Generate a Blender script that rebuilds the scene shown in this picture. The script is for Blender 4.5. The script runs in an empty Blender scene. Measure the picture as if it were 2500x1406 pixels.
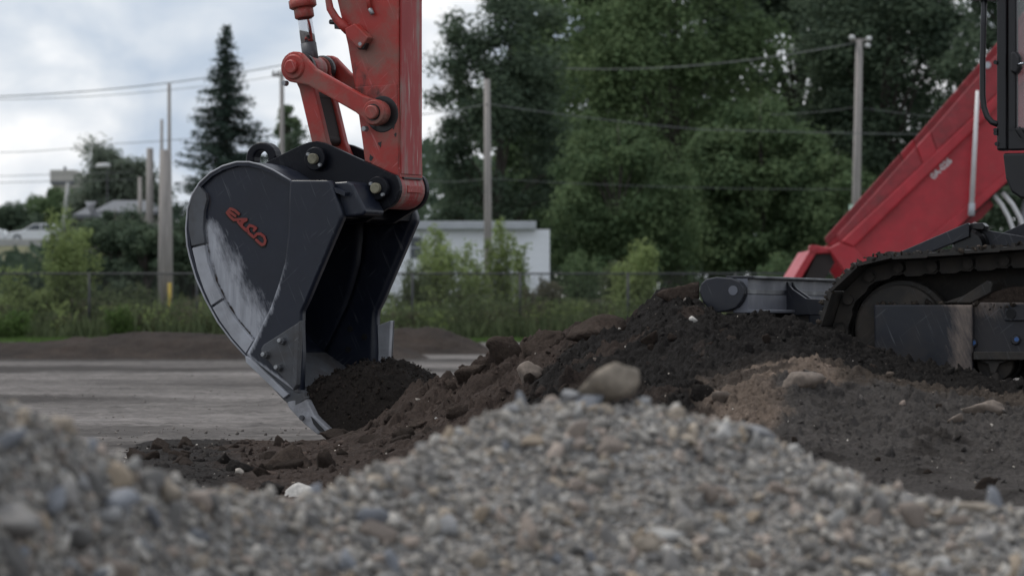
import bpy, bmesh, math, random
import numpy as np
from mathutils import Matrix, Vector, Euler

# ------------------------------------------------------------------ camera, sky, sun, exposure
SC = bpy.context.scene
COL = SC.collection
FPX, CX, HY, CAMZ = 9375.0, 1250.0, 778.0, 0.60       # focal length in photo pixels, centre column, horizon row, eye height
cam_d = bpy.data.cameras.new("camera")
cam = bpy.data.objects.new("camera", cam_d); COL.objects.link(cam)
cam.location = (0, 0, CAMZ); cam.rotation_euler = (math.radians(90), 0, 0)
cam_d.sensor_width = 36; cam_d.lens = 135; cam_d.shift_y = (HY - 703) / 2500
cam_d.clip_start = 0.2; cam_d.clip_end = 3000
cam_d.dof.use_dof = True; cam_d.dof.focus_distance = 17.6; cam_d.dof.aperture_fstop = 6.3
SC.camera = cam
SC.render.resolution_x, SC.render.resolution_y = 1024, 575

SUN_EL, SUN_AZ = math.radians(58), math.radians(-55)    # azimuth from +Y towards +X
world = bpy.data.worlds.new("World"); SC.world = world; world.use_nodes = True
nt = world.node_tree; nt.nodes.clear()
out = nt.nodes.new("ShaderNodeOutputWorld")
sky = nt.nodes.new("ShaderNodeTexSky"); sky.sky_type = 'NISHITA'; sky.sun_disc = False
sky.sun_elevation = SUN_EL; sky.sun_rotation = SUN_AZ; sky.dust_density = 2.0
bg1 = nt.nodes.new("ShaderNodeBackground"); bg1.inputs[1].default_value = 0.10
nt.links.new(sky.outputs[0], bg1.inputs[0])
tc = nt.nodes.new("ShaderNodeTexCoord")
mp = nt.nodes.new("ShaderNodeMapping"); mp.inputs["Scale"].default_value = (1, 1, 1.7)
mp.inputs["Location"].default_value = (0.37, 0.11, 0.23)
nt.links.new(tc.outputs["Generated"], mp.inputs[0])
cn = nt.nodes.new("ShaderNodeTexNoise"); cn.inputs["Scale"].default_value = 24; cn.inputs["Detail"].default_value = 7
cn.inputs["Roughness"].default_value = 0.48; cn.inputs["Distortion"].default_value = 0.25
nt.links.new(mp.outputs[0], cn.inputs[0])
cr = nt.nodes.new("ShaderNodeValToRGB"); e = cr.color_ramp.elements
e[0].position = 0.30; e[0].color = (0.48, 0.565, 0.69, 1)
e[1].position = 0.62; e[1].color = (0.97, 0.98, 1.0, 1)
m_ = e.new(0.48); m_.color = (0.70, 0.75, 0.82, 1)
nt.links.new(cn.outputs[0], cr.inputs[0])
bg2 = nt.nodes.new("ShaderNodeBackground"); bg2.inputs[1].default_value = 1.02
nt.links.new(cr.outputs[0], bg2.inputs[0])
mx = nt.nodes.new("ShaderNodeMixShader"); mx.inputs[0].default_value = 0.90
nt.links.new(bg1.outputs[0], mx.inputs[1]); nt.links.new(bg2.outputs[0], mx.inputs[2])
nt.links.new(mx.outputs[0], out.inputs[0])

sun_d = bpy.data.lights.new("sun", 'SUN'); sun_d.energy = 1.5; sun_d.angle = math.radians(12); sun_d.color = (1, 0.96, 0.9)
sun = bpy.data.objects.new("sun", sun_d); COL.objects.link(sun)
sdir = Vector((math.sin(SUN_AZ) * math.cos(SUN_EL), math.cos(SUN_AZ) * math.cos(SUN_EL), math.sin(SUN_EL)))
sun.rotation_euler = sdir.to_track_quat('Z', 'Y').to_euler(); sun.location = (0, 0, 40)
vs = SC.view_settings
vs.view_transform = 'Standard'; vs.look = 'None'; vs.exposure = 0.12; vs.gamma = 1.0; vs.use_curve_mapping = False

# ------------------------------------------------------------------ helpers
WM = {}                                   # world matrix of every object built
I4 = Matrix.Identity(4)

def link(o, parent=None, M=I4):
    COL.objects.link(o)
    if parent is not None:
        o.parent = parent
        o.matrix_basis = WM[parent].inverted() @ M
    else:
        o.matrix_basis = M
    WM[o] = M.copy()
    return o

def tag(o, label=None, cat=None, group=None, kind=None):
    if label: o["label"] = label
    if cat: o["category"] = cat
    if group: o["group"] = group
    if kind: o["kind"] = kind
    return o

def empty(name, loc, label, cat, group=None):
    o = bpy.data.objects.new(name, None); o.empty_display_size = 0.2
    link(o, None, Matrix.Translation(loc))
    return tag(o, label, cat, group)

def mesh_np(name, V, F, smooth=False, col=None, attrs=None):
    V = np.asarray(V, dtype=np.float32); F = np.asarray(F, dtype=np.int32)
    me = bpy.data.meshes.new(name)
    n, k = F.shape
    me.vertices.add(len(V)); me.vertices.foreach_set("co", V.ravel())
    me.loops.add(n * k); me.loops.foreach_set("vertex_index", F.ravel())
    me.polygons.add(n); me.polygons.foreach_set("loop_start", np.arange(0, n * k, k, dtype=np.int32))
    if smooth: me.polygons.foreach_set("use_smooth", np.ones(n, dtype=bool))
    me.update(calc_edges=True)
    if col is not None:
        a = me.attributes.new("col", 'FLOAT_COLOR', 'POINT')
        c = np.ones((len(V), 4), dtype=np.float32); c[:, :3] = col
        a.data.foreach_set("color", c.ravel())
    for nm, arr in (attrs or {}).items():
        a = me.attributes.new(nm, 'FLOAT', 'POINT'); a.data.foreach_set("value", np.asarray(arr, dtype=np.float32))
    return me

def obj(name, me, mat, parent=None, M=I4, bevel=0.0, seg=2):
    o = bpy.data.objects.new(name, me)
    if mat is not None and not me.materials: me.materials.append(mat)
    if bevel:
        b = o.modifiers.new("bevel", 'BEVEL'); b.width = bevel; b.segments = seg; b.limit_method = 'ANGLE'; b.angle_limit = math.radians(40)
        b.harden_normals = False
    return link(o, parent, M)

class MB:
    """collects pieces of one mesh"""
    def __init__(s): s.v = []; s.f = []; s.sm = []
    def add(s, V, F, smooth=False):
        n = len(s.v); s.v += [tuple(p) for p in V]
        for f in F: s.f.append(tuple(i + n for i in f)); s.sm.append(smooth)
        return s
    def box(s, x0, x1, y0, y1, z0, z1):
        V = [(x, y, z) for x in (x0, x1) for y in (y0, y1) for z in (z0, z1)]
        return s.add(V, [(0, 1, 3, 2), (4, 6, 7, 5), (0, 4, 5, 1), (2, 3, 7, 6), (0, 2, 6, 4), (1, 5, 7, 3)])
    def prism(s, poly, y0, y1):           # poly in (x, z), extruded along y
        n = len(poly)
        a = sum(poly[i][0] * poly[(i + 1) % n][1] - poly[(i + 1) % n][0] * poly[i][1] for i in range(n))
        if a < 0: poly = poly[::-1]
        V = [(x, y0, z) for x, z in poly] + [(x, y1, z) for x, z in poly]
        F = [tuple(range(n)), tuple(range(2 * n - 1, n - 1, -1))]
        F += [((i + 1) % n, i, n + i, n + (i + 1) % n) for i in range(n)]
        return s.add(V, F)
    def tube(s, pts, r, n=10, cap=True):
        pts = [Vector(p) for p in pts]; m = len(pts)
        R = r if isinstance(r, (list, tuple)) else [r] * m
        V = []; up = None
        for i, p in enumerate(pts):
            d = (pts[min(i + 1, m - 1)] - pts[max(i - 1, 0)]).normalized()
            if up is None:
                up = Vector((0, 0, 1)) if abs(d.z) < 0.9 else Vector((1, 0, 0))
            a = d.cross(up).normalized(); b = a.cross(d).normalized(); up = b
            for k in range(n):
                t = 2 * math.pi * k / n
                V.append(p + (a * math.cos(t) + b * math.sin(t)) * R[i])
        base = len(s.v)
        F = []
        for i in range(m - 1):
            for k in range(n):
                F.append((i * n + k, i * n + (k + 1) % n, (i + 1) * n + (k + 1) % n, (i + 1) * n + k))
        s.add(V, F, True)
        if cap:
            s.f.append(tuple(base + k for k in range(n))[::-1]); s.sm.append(False)
            s.f.append(tuple(base + (m - 1) * n + k for k in range(n))); s.sm.append(False)
        return s
    def lathe(s, cx, cz, prof, n=28):      # profile of (y, r), axis along y
        V = []; m = len(prof)
        for y, r in prof:
            for k in range(n):
                t = 2 * math.pi * k / n; V.append((cx + r * math.cos(t), y, cz + r * math.sin(t)))
        F = [(i * n + k, i * n + (k + 1) % n, (i + 1) * n + (k + 1) % n, (i + 1) * n + k) for i in range(m - 1) for k in range(n)]
        b = len(s.v); s.add(V, F, False)
        s.f.append(tuple(b + k for k in range(n))[::-1]); s.sm.append(False)
        s.f.append(tuple(b + (m - 1) * n + k for k in range(n))); s.sm.append(False)
        return s
    def mesh(s, name):
        me = bpy.data.meshes.new(name); me.from_pydata(s.v, [], s.f)
        bm = bmesh.new(); bm.from_mesh(me); bmesh.ops.recalc_face_normals(bm, faces=bm.faces); bm.to_mesh(me); bm.free()
        me.polygons.foreach_set("use_smooth", s.sm)
        return me
    def build(s, name, mat, parent=None, M=I4, bevel=0.0, seg=2):
        return obj(name, s.mesh(name), mat, parent, M, bevel, seg)

def pix(px, py, Y):                        # photo pixel at a known distance -> world point
    return Vector(((px - CX) / FPX * Y, Y, CAMZ + (HY - py) / FPX * Y))

class Frame:
    """vertical working plane: local x runs right along the plane, y into the depth, z up"""
    def __init__(s, origin, yaw_deg):
        a = math.radians(yaw_deg)
        s.M = Matrix.Translation(origin) @ Matrix.Rotation(-a, 4, 'Z')
        s.Mi = s.M.inverted()
        s.c = s.Mi @ Vector((0, 0, CAMZ))
    def at(s, px, py, y=0.0):
        d = s.Mi.to_3x3() @ Vector(((px - CX) / FPX, 1, (HY - py) / FPX))
        t = (y - s.c.y) / d.y
        p = s.c + d * t
        return (p.x, p.z)
    def poly(s, pts, y=0.0): return [s.at(a, b, y) for a, b in pts]
    def p3(s, px, py, y): x, z = s.at(px, py, y); return (x, y, z)

def hash3(ix, iy, iz, seed):
    h = (ix.astype(np.int64) * 374761393 + iy.astype(np.int64) * 668265263 + iz.astype(np.int64) * 2147483647 + seed * 1274126177) & 0xFFFFFFFF
    h = ((h ^ (h >> 13)) * 1274126177) & 0xFFFFFFFF
    h = ((h ^ (h >> 15)) * 2246822519) & 0xFFFFFFFF
    return ((h ^ (h >> 16)) & 0xFFFFFF) / float(0xFFFFFF)

def vnoise(P, seed=0):
    P = np.asarray(P, dtype=np.float64); i = np.floor(P).astype(np.int64); f = P - i
    f = f * f * (3 - 2 * f); r = 0
    for dx in (0, 1):
        for dy in (0, 1):
            for dz in (0, 1):
                w = (f[:, 0] if dx else 1 - f[:, 0]) * (f[:, 1] if dy else 1 - f[:, 1]) * (f[:, 2] if dz else 1 - f[:, 2])
                r = r + w * hash3(i[:, 0] + dx, i[:, 1] + dy, i[:, 2] + dz, seed)
    return r * 2 - 1

def fbm(P, oct=4, gain=0.5, seed=0, ridged=False):
    a = 1.0; s = 0; t = 0; P = np.asarray(P, dtype=np.float64)
    for k in range(oct):
        n = vnoise(P, seed + k * 17)
        if ridged: n = 1 - 2 * np.abs(n)
        s = s + a * n; t += a; a *= gain; P = P * 2.03 + 3.7
    return s / t

def cells(P, seed=0):
    """2-D cellular noise: distance gap to the cell wall and a random number for each cell"""
    i = np.floor(P).astype(np.int64); f1 = np.full(len(P), 9.0); f2 = f1.copy(); cid = np.zeros(len(P))
    for dx in (-1, 0, 1):
        for dy in (-1, 0, 1):
            cx = i[:, 0] + dx; cy = i[:, 1] + dy; z = np.zeros_like(cx)
            fx = cx + hash3(cx, cy, z, seed); fy = cy + hash3(cx, cy, z, seed + 7)
            d = np.hypot(P[:, 0] - fx, P[:, 1] - fy); r = hash3(cx, cy, z, seed + 13)
            near = d < f1
            f2 = np.where(near, f1, np.minimum(f2, d)); cid = np.where(near, r, cid); f1 = np.minimum(f1, d)
    return f2 - f1, cid

def clods(P, freq, seed):
    """rounded lumps of uneven height, 0 to 1, many cells left bare"""
    W = P * freq; W = W + 0.35 * np.stack([vnoise(W * 1.7, seed + 1), vnoise(W * 1.7 + 9, seed + 2), 0 * W[:, 0]], 1)
    g, c = cells(W, seed)
    h = np.clip(g / 0.45, 0, 1); h = h * h * (3 - 2 * h)
    return h * np.clip((c - 0.35) / 0.65, 0, 1)

# ------------------------------------------------------------------ materials
def nodes(name):
    m = bpy.data.materials.new(name); m.use_nodes = True
    t = m.node_tree; b = t.nodes["Principled BSDF"]
    return m, t, b

def N(t, kind, **kw):
    n = t.nodes.new(kind)
    for k, v in kw.items():
        if k in n.inputs: n.inputs[k].default_value = v
        else: setattr(n, k, v)
    return n

def noise(t, scale, detail=4, rough=0.55, vec=None, stretch=None, coord="Object", rot=None):
    n = N(t, "ShaderNodeTexNoise"); n.inputs["Scale"].default_value = scale
    n.inputs["Detail"].default_value = detail; n.inputs["Roughness"].default_value = rough
    c = N(t, "ShaderNodeTexCoord")
    if stretch:
        m = N(t, "ShaderNodeMapping"); m.inputs["Scale"].default_value = stretch
        src = c.outputs[coord]
        if rot is not None:
            vr = N(t, "ShaderNodeVectorRotate", rotation_type='Y_AXIS'); vr.inputs["Angle"].default_value = math.radians(rot)
            t.links.new(src, vr.inputs[0]); src = vr.outputs[0]
        t.links.new(src, m.inputs[0]); t.links.new(m.outputs[0], n.inputs[0])
    else:
        t.links.new(c.outputs[coord], n.inputs[0])
    return n.outputs[0]

def ramp(t, fac, stops):
    r = N(t, "ShaderNodeValToRGB"); el = r.color_ramp.elements
    while len(el) < len(stops): el.new(0.5)
    for q, (p, c) in zip(el, stops):
        q.position = p; q.color = (c[0], c[1], c[2], 1) if hasattr(c, "__len__") else (c, c, c, 1)
    t.links.new(fac, r.inputs[0]); return r.outputs[0]

def mix(t, fac, a, b, blend='MIX'):
    n = N(t, "ShaderNodeMix", data_type='RGBA', blend_type=blend)
    for s, v in ((n.inputs[0], fac), (n.inputs[6], a), (n.inputs[7], b)):
        if isinstance(v, bpy.types.NodeSocket): t.links.new(v, s)
        elif hasattr(v, "__len__"): s.default_value = (*v[:3], 1)
        else: s.default_value = v
    return n.outputs[2]

def mul(t, a, b, op='MULTIPLY'):
    n = N(t, "ShaderNodeMath", operation=op)
    for s, v in ((n.inputs[0], a), (n.inputs[1], b)):
        if isinstance(v, bpy.types.NodeSocket): t.links.new(v, s)
        else: s.default_value = v
    return n.outputs[0]

def bump(t, b, h, strength=0.3, dist=0.01):
    n = N(t, "ShaderNodeBump"); n.inputs["Strength"].default_value = strength; n.inputs["Distance"].default_value = dist
    t.links.new(h, n.inputs["Height"]); t.links.new(n.outputs[0], b.inputs["Normal"])

def simple(name, col, rough=0.6, metal=0.0, var=0.25, scale=6, bumpy=0.0, stretch=None):
    m, t, b = nodes(name)
    n = noise(t, scale, 5, 0.6, stretch=stretch)
    c = ramp(t, n, [(0.25, [x * (1 - var) for x in col]), (0.75, [min(1, x * (1 + var)) for x in col])])
    t.links.new(c, b.inputs["Base Color"]); b.inputs["Roughness"].default_value = rough; b.inputs["Metallic"].default_value = metal
    if bumpy: bump(t, b, n, bumpy, 0.02)
    return m

def attr(t, name, out="Color"):
    a = N(t, "ShaderNodeAttribute"); a.attribute_name = name
    return a.outputs[out]

def painted_steel(name, col, rough=0.38, dirt=(0.16, 0.13, 0.11), dirt_amt=0.5, scratch=0.5, wear_attr=False, steel=(0.25, 0.26, 0.28), spec=0.5, grime=0.0, wear_metal=0.55):
    """machine paint: fine scratches, chips, dust, and (by attribute) worn bare steel"""
    m, t, b = nodes(name)
    big = noise(t, 3.5, 5, 0.6)
    base = ramp(t, big, [(0.3, [x * 0.8 for x in col]), (0.7, [x * 1.2 for x in col])])
    # dust film
    d1 = noise(t, 5.5, 8, 0.66)
    df = ramp(t, d1, [(0.44, 0.0), (0.66, dirt_amt)])
    c = mix(t, df, base, dirt)
    # scratches in two directions
    s1 = noise(t, 90, 2, 0.5, stretch=(1, 1, 0.05), rot=24); s2 = noise(t, 80, 2, 0.5, stretch=(1, 1, 0.06), rot=-52)
    patch = ramp(t, noise(t, 5, 4, 0.6), [(0.42, 0.0), (0.62, 1.0)])
    sm = mul(t, ramp(t, s1, [(0.63, 0.0), (0.70, 0.8)]), patch)
    sm2 = mul(t, ramp(t, s2, [(0.65, 0.0), (0.72, 0.8)]), patch)
    sc = mul(t, mul(t, sm, sm2, 'MAXIMUM'), scratch)
    c = mix(t, sc, c, [min(1, x + 0.13) for x in col])
    if grime:
        gm = ramp(t, noise(t, 6.5, 6, 0.7, stretch=(1, 1, 0.6)), [(0.60, 0.0), (0.72, grime)])
        c = mix(t, gm, c, (0.03, 0.018, 0.015))
    rr = ramp(t, d1, [(0.35, rough), (0.75, min(1, rough + 0.3))])
    if wear_attr:
        w = attr(t, "wear", "Fac")
        nn = noise(t, 28, 6, 0.7, stretch=(1, 1, 0.35), rot=25); n2 = noise(t, 7, 4, 0.6)
        n3 = noise(t, 120, 3, 0.7, stretch=(0.6, 1, 0.08), rot=22)
        k = mul(t, mul(t, mul(t, w, mul(t, nn, 0.9), 'ADD'), mul(t, n2, 0.5), 'ADD'), mul(t, n3, 0.5), 'ADD')
        wf = ramp(t, mul(t, k, 0.5), [(0.60, 0.0), (0.70, 0.45), (0.84, 1.0)])
        st = ramp(t, noise(t, 45, 5, 0.6, stretch=(1, 1, 0.1)), [(0.3, [x * 0.75 for x in steel]), (0.7, [x * 1.2 for x in steel])])
        c = mix(t, wf, c, st)
        t.links.new(mul(t, wf, wear_metal), b.inputs["Metallic"])
        dd = attr(t, "mud", "Fac")
        mk = ramp(t, mul(t, dd, mul(t, noise(t, 22, 6, 0.7), 0.8), 'ADD'), [(0.85, 0.0), (1.0, 1.0)])
        c = mix(t, mk, c, (0.045, 0.033, 0.026))
    t.links.new(c, b.inputs["Base Color"]); t.links.new(rr, b.inputs["Roughness"])
    b.inputs["Specular IOR Level"].default_value = spec
    bump(t, b, noise(t, 30, 5, 0.6), 0.06, 0.01)
    return m

M_RED = painted_steel("arm_red_paint", (0.36, 0.032, 0.024), 0.42, (0.22, 0.12, 0.095), 0.9, 1.0, grime=0.8)
def red_streaked():
    """red paint of the arm's inner face: rubbed grey in long streaks"""
    m, t, b = nodes("arm_red_worn")
    st = noise(t, 26, 6, 0.7, stretch=(1, 1, 0.07)); big = noise(t, 4.5, 4, 0.6, stretch=(1, 1, 0.5))
    k = mul(t, mul(t, st, 0.6), mul(t, big, 0.5), 'ADD')
    c = mix(t, ramp(t, k, [(0.53, 0.0), (0.64, 0.9)]), ramp(t, big, [(0.3, (0.30, 0.022, 0.022)), (0.7, (0.38, 0.055, 0.055))]), (0.27, 0.20, 0.175))
    fine = noise(t, 80, 3, 0.6, stretch=(1, 1, 0.04))
    c = mix(t, ramp(t, fine, [(0.64, 0.0), (0.72, 0.8)]), c, (0.42, 0.34, 0.31))
    t.links.new(c, b.inputs["Base Color"]); b.inputs["Roughness"].default_value = 0.55
    bump(t, b, st, 0.1, 0.004)
    return m
M_REDWORN = red_streaked()
M_NAVY = painted_steel("navy_black_paint", (0.006, 0.007, 0.011), 0.27, (0.014, 0.015, 0.020), 0.4, 0.2, spec=0.18)
M_BUCKET = painted_steel("bucket_paint", (0.0095, 0.013, 0.0245), 0.30, (0.021, 0.025, 0.036), 0.5, 0.55, wear_attr=True, spec=0.42, steel=(0.36, 0.37, 0.40))
M_WORN = painted_steel("worn_steel", (0.36, 0.37, 0.40), 0.36, (0.09, 0.08, 0.072), 0.4, 0.6)
M_EDGE = painted_steel("edge_steel", (0.075, 0.08, 0.09), 0.45, (0.05, 0.042, 0.036), 0.7, 0.6)
M_TOOTH = painted_steel("tooth_steel", (0.34, 0.345, 0.37), 0.38, (0.06, 0.052, 0.048), 0.8, 0.5)
M_GREASE = simple("black_grease", (0.008, 0.008, 0.009), 0.35, 0, 0.3, 30)
M_BRASS = painted_steel("pin_end_steel", (0.28, 0.26, 0.18), 0.5, (0.05, 0.045, 0.03), 0.9, 0.4)
M_CHROME = simple("chrome_rod", (0.55, 0.57, 0.6), 0.12, 1.0, 0.06, 8)
M_BOLT = simple("bolt_steel", (0.33, 0.34, 0.35), 0.45, 0.6, 0.3, 40)
M_HOLE = simple("hole_dark", (0.004, 0.004, 0.005), 0.8)
M_RUBBER = simple("black_rubber", (0.012, 0.012, 0.013), 0.55, 0, 0.2, 20)
M_CAB = simple("cab_black", (0.008, 0.008, 0.010), 0.42, 0, 0.25, 12)
M_MUDSTEEL = painted_steel("muddy_track_steel", (0.022, 0.020, 0.018), 0.65, (0.068, 0.056, 0.046), 0.85, 0.5)
M_TFRAME = painted_steel("track_frame_paint", (0.009, 0.011, 0.018), 0.40, (0.06, 0.048, 0.040), 0.35, 0.5, wear_attr=True, steel=(0.20, 0.155, 0.128), wear_metal=0.0)
M_BLADE = painted_steel("blade_paint", (0.012, 0.014, 0.022), 0.34, (0.035, 0.034, 0.037), 0.5, 0.4)
M_BLADEBACK = painted_steel("blade_back_grey", (0.15, 0.157, 0.185), 0.40, (0.09, 0.09, 0.10), 0.2, 0.05)
M_TRUCK = painted_steel("truck_red_paint", (0.40, 0.018, 0.030), 0.33, (0.28, 0.05, 0.05), 0.35, 0.25)
M_TRUCKTOP = painted_steel("truck_faded_red", (0.30, 0.032, 0.040), 0.6, (0.15, 0.06, 0.06), 0.6, 0.5)
M_TRUCKDARK = simple("truck_frame_dark", (0.02, 0.014, 0.013), 0.7, 0, 0.4, 5)
M_WHITE = simple("white_paint", (0.60, 0.60, 0.60), 0.5, 0, 0.08, 6)
M_PALE = simple("pale_tube", (0.62, 0.62, 0.62), 0.4, 0, 0.1, 6)
M_DECAL = painted_steel("decal_red", (0.25, 0.03, 0.024), 0.5, (0.2, 0.07, 0.05), 0.6, 0.3)
M_DECALB = simple("decal_black", (0.012, 0.011, 0.009), 0.7, 0, 0.4, 40)
M_BLUEPAINT = simple("blue_chip", (0.03, 0.09, 0.25), 0.4, 0, 0.4, 40)
M_WOOD = simple("weathered_pole_wood", (0.27, 0.25, 0.235), 0.85, 0, 0.3, 3, 0.2, stretch=(6, 6, 0.4))
M_WIRE = simple("power_line", (0.12, 0.13, 0.13), 0.6)
M_GALV = simple("fence_dark_steel", (0.035, 0.037, 0.04), 0.6, 0.0, 0.25, 20)
M_YELLOW = simple("yellow_guard", (0.45, 0.32, 0.04), 0.6)
M_GREENPAINT = simple("pale_green_paint", (0.22, 0.33, 0.28), 0.7)
M_SIDING = simple("white_siding", (0.76, 0.78, 0.82), 0.7, 0, 0.06, 2)
M_EAVE = simple("grey_eave", (0.42, 0.44, 0.47), 0.6, 0, 0.1, 2)
M_ROOF = simple("grey_shingles", (0.13, 0.137, 0.15), 0.85, 0, 0.15, 4)
M_BEIGE = simple("beige_render", (0.44, 0.42, 0.39), 0.8, 0, 0.1, 1)
M_CARW = simple("white_car_paint", (0.68, 0.70, 0.72), 0.25, 0, 0.03, 2)
M_TYRE = simple("tyre", (0.015, 0.015, 0.015), 0.85)
M_CONC = simple("pale_concrete", (0.36, 0.36, 0.35), 0.85, 0, 0.15, 2)

def glass_mat(name, tint, alpha):
    m, t, b = nodes(name); b.inputs["Base Color"].default_value = (*tint, 1); b.inputs["Roughness"].default_value = 0.05
    tr = N(t, "ShaderNodeBsdfTransparent"); tr.inputs[0].default_value = (0.8, 0.82, 0.82, 1)
    mxs = N(t, "ShaderNodeMixShader"); mxs.inputs[0].default_value = alpha
    t.links.new(tr.outputs[0], mxs.inputs[1]); t.links.new(b.outputs[0], mxs.inputs[2])
    t.links.new(mxs.outputs[0], t.nodes["Material Output"].inputs[0])
    n = noise(t, 12, 5, 0.6); t.links.new(ramp(t, n, [(0.3, 0.04), (0.8, 0.25)]), b.inputs["Roughness"])
    return m
M_GLASS = glass_mat("cab_glass", (0.5, 0.5, 0.5), 0.30)
M_DARKGLASS = simple("dark_window", (0.05, 0.06, 0.07), 0.1, 0, 0.2, 2)

def leaf_mat(name, c0, c1, trans=0.35):
    m, t, b = nodes(name)
    c = mix(t, attr(t, "rnd", "Fac"), c0, c1)
    n = noise(t, 0.45, 3, 0.5)
    c = mix(t, ramp(t, n, [(0.35, 0.0), (0.7, 0.55)]), c, [x * 0.6 for x in c0])
    t.links.new(c, b.inputs["Base Color"]); b.inputs["Roughness"].default_value = 0.75
    b.inputs["Specular IOR Level"].default_value = 0.06
    tr = N(t, "ShaderNodeBsdfTranslucent"); t.links.new(c, tr.inputs[0])
    ms = N(t, "ShaderNodeMixShader"); ms.inputs[0].default_value = trans
    t.links.new(b.outputs[0], ms.inputs[1]); t.links.new(tr.outputs[0], ms.inputs[2])
    t.links.new(ms.outputs[0], t.nodes["Material Output"].inputs[0])
    return m
L_DARK = leaf_mat("leaf_dark", (0.060, 0.090, 0.065), (0.140, 0.185, 0.115))
L_MID = leaf_mat("leaf_mid", (0.076, 0.124, 0.064), (0.165, 0.222, 0.105))
L_LIGHT = leaf_mat("leaf_light", (0.098, 0.155, 0.076), (0.188, 0.250, 0.118))
L_GREY = leaf_mat("leaf_grey", (0.130, 0.165, 0.130), (0.220, 0.255, 0.190))
L_SPRUCE = leaf_mat("spruce_needles", (0.052, 0.082, 0.068), (0.105, 0.142, 0.108), 0.2)
L_SHRUB = leaf_mat("shrub_leaf", (0.165, 0.225, 0.085), (0.310, 0.370, 0.155))
L_WEED = leaf_mat("weed_leaf", (0.085, 0.110, 0.058), (0.155, 0.188, 0.098))
L_GRASS = leaf_mat("grass_leaf", (0.070, 0.125, 0.035), (0.120, 0.180, 0.060))
L_BROWN = leaf_mat("dry_leaf", (0.095, 0.095, 0.065), (0.150, 0.145, 0.095))
M_BARK = simple("bark", (0.07, 0.06, 0.052), 0.9, 0, 0.35, 4, 0.3)

def soil_mat(name, colors=None, rough=0.92, fine=1.0):
    """soil: colour of each patch from the point attribute, crumbs and grit from noise"""
    m, t, b = nodes(name)
    c = attr(t, "col") if colors is None else ramp(t, noise(t, 1.6, 5, 0.6), [(0.3, colors[0]), (0.7, colors[1])])
    g = noise(t, 55 * fine, 6, 0.7)
    c = mix(t, 1.0, c, ramp(t, g, [(0.25, 0.55), (0.75, 1.45)]), 'MULTIPLY')
    v = N(t, "ShaderNodeTexVoronoi"); v.inputs["Scale"].default_value = 42 * fine
    cc = N(t, "ShaderNodeTexCoord"); t.links.new(cc.outputs["Object"], v.inputs["Vector"])
    sp = ramp(t, v.outputs["Distance"], [(0.10, 1.0), (0.16, 0.0)])
    pick = ramp(t, noise(t, 17 * fine, 2, 0.5), [(0.58, 0.0), (0.63, 1.0)])
    c = mix(t, mul(t, mul(t, sp, pick), 0.55), c, (0.23, 0.20, 0.17))
    t.links.new(c, b.inputs["Base Color"]); b.inputs["Roughness"].default_value = rough
    b.inputs["Specular IOR Level"].default_value = 0.15
    g2 = noise(t, 140 * fine, 4, 0.7)
    bump(t, b, mul(t, g, mul(t, g2, 0.5), 'ADD'), 1.0, 0.02 / fine)
    return m
M_SOIL = soil_mat("soil")
M_CLODB = soil_mat("brown_clod", ((0.050, 0.037, 0.030), (0.085, 0.064, 0.052)))
M_CLODD = soil_mat("dark_clod", ((0.016, 0.014, 0.013), (0.032, 0.027, 0.024)))
M_BERM = soil_mat("berm_soil", ((0.030, 0.024, 0.021), (0.066, 0.050, 0.041)), fine=0.35)

def stone_mat(name, stops, use_attr=False):
    m, t, b = nodes(name)
    if use_attr: c = mix(t, 1.0, attr(t, "col"), (1.07, 1.04, 0.99), 'MULTIPLY')
    else:
        oi = N(t, "ShaderNodeObjectInfo"); c = ramp(t, oi.outputs["Random"], stops)
    c = mix(t, 1.0, c, ramp(t, noise(t, 60, 5, 0.65), [(0.25, 0.6), (0.75, 1.35)]), 'MULTIPLY')
    t.links.new(c, b.inputs["Base Color"]); b.inputs["Roughness"].default_value = 0.85
    bump(t, b, noise(t, 90, 4, 0.6), 0.35, 0.004)
    return m
GRAVEL_STOPS = [(p_, tuple(.6 * a + .4 * b for a, b in zip(c_, (.21, .20, .187)))) for p_, c_ in [(0.0, (0.17, 0.16, 0.15)), (0.18, (0.30, 0.285, 0.265)), (0.36, (0.22, 0.21, 0.20)), (0.5, (0.33, 0.27, 0.20)),
                (0.62, (0.25, 0.255, 0.265)), (0.75, (0.42, 0.41, 0.395)), (0.88, (0.28, 0.22, 0.19)), (1.0, (0.36, 0.34, 0.31))]]
M_STONE = stone_mat("gravel_stone", GRAVEL_STOPS)
M_STONEA = stone_mat("gravel_fines", None, True)
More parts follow.
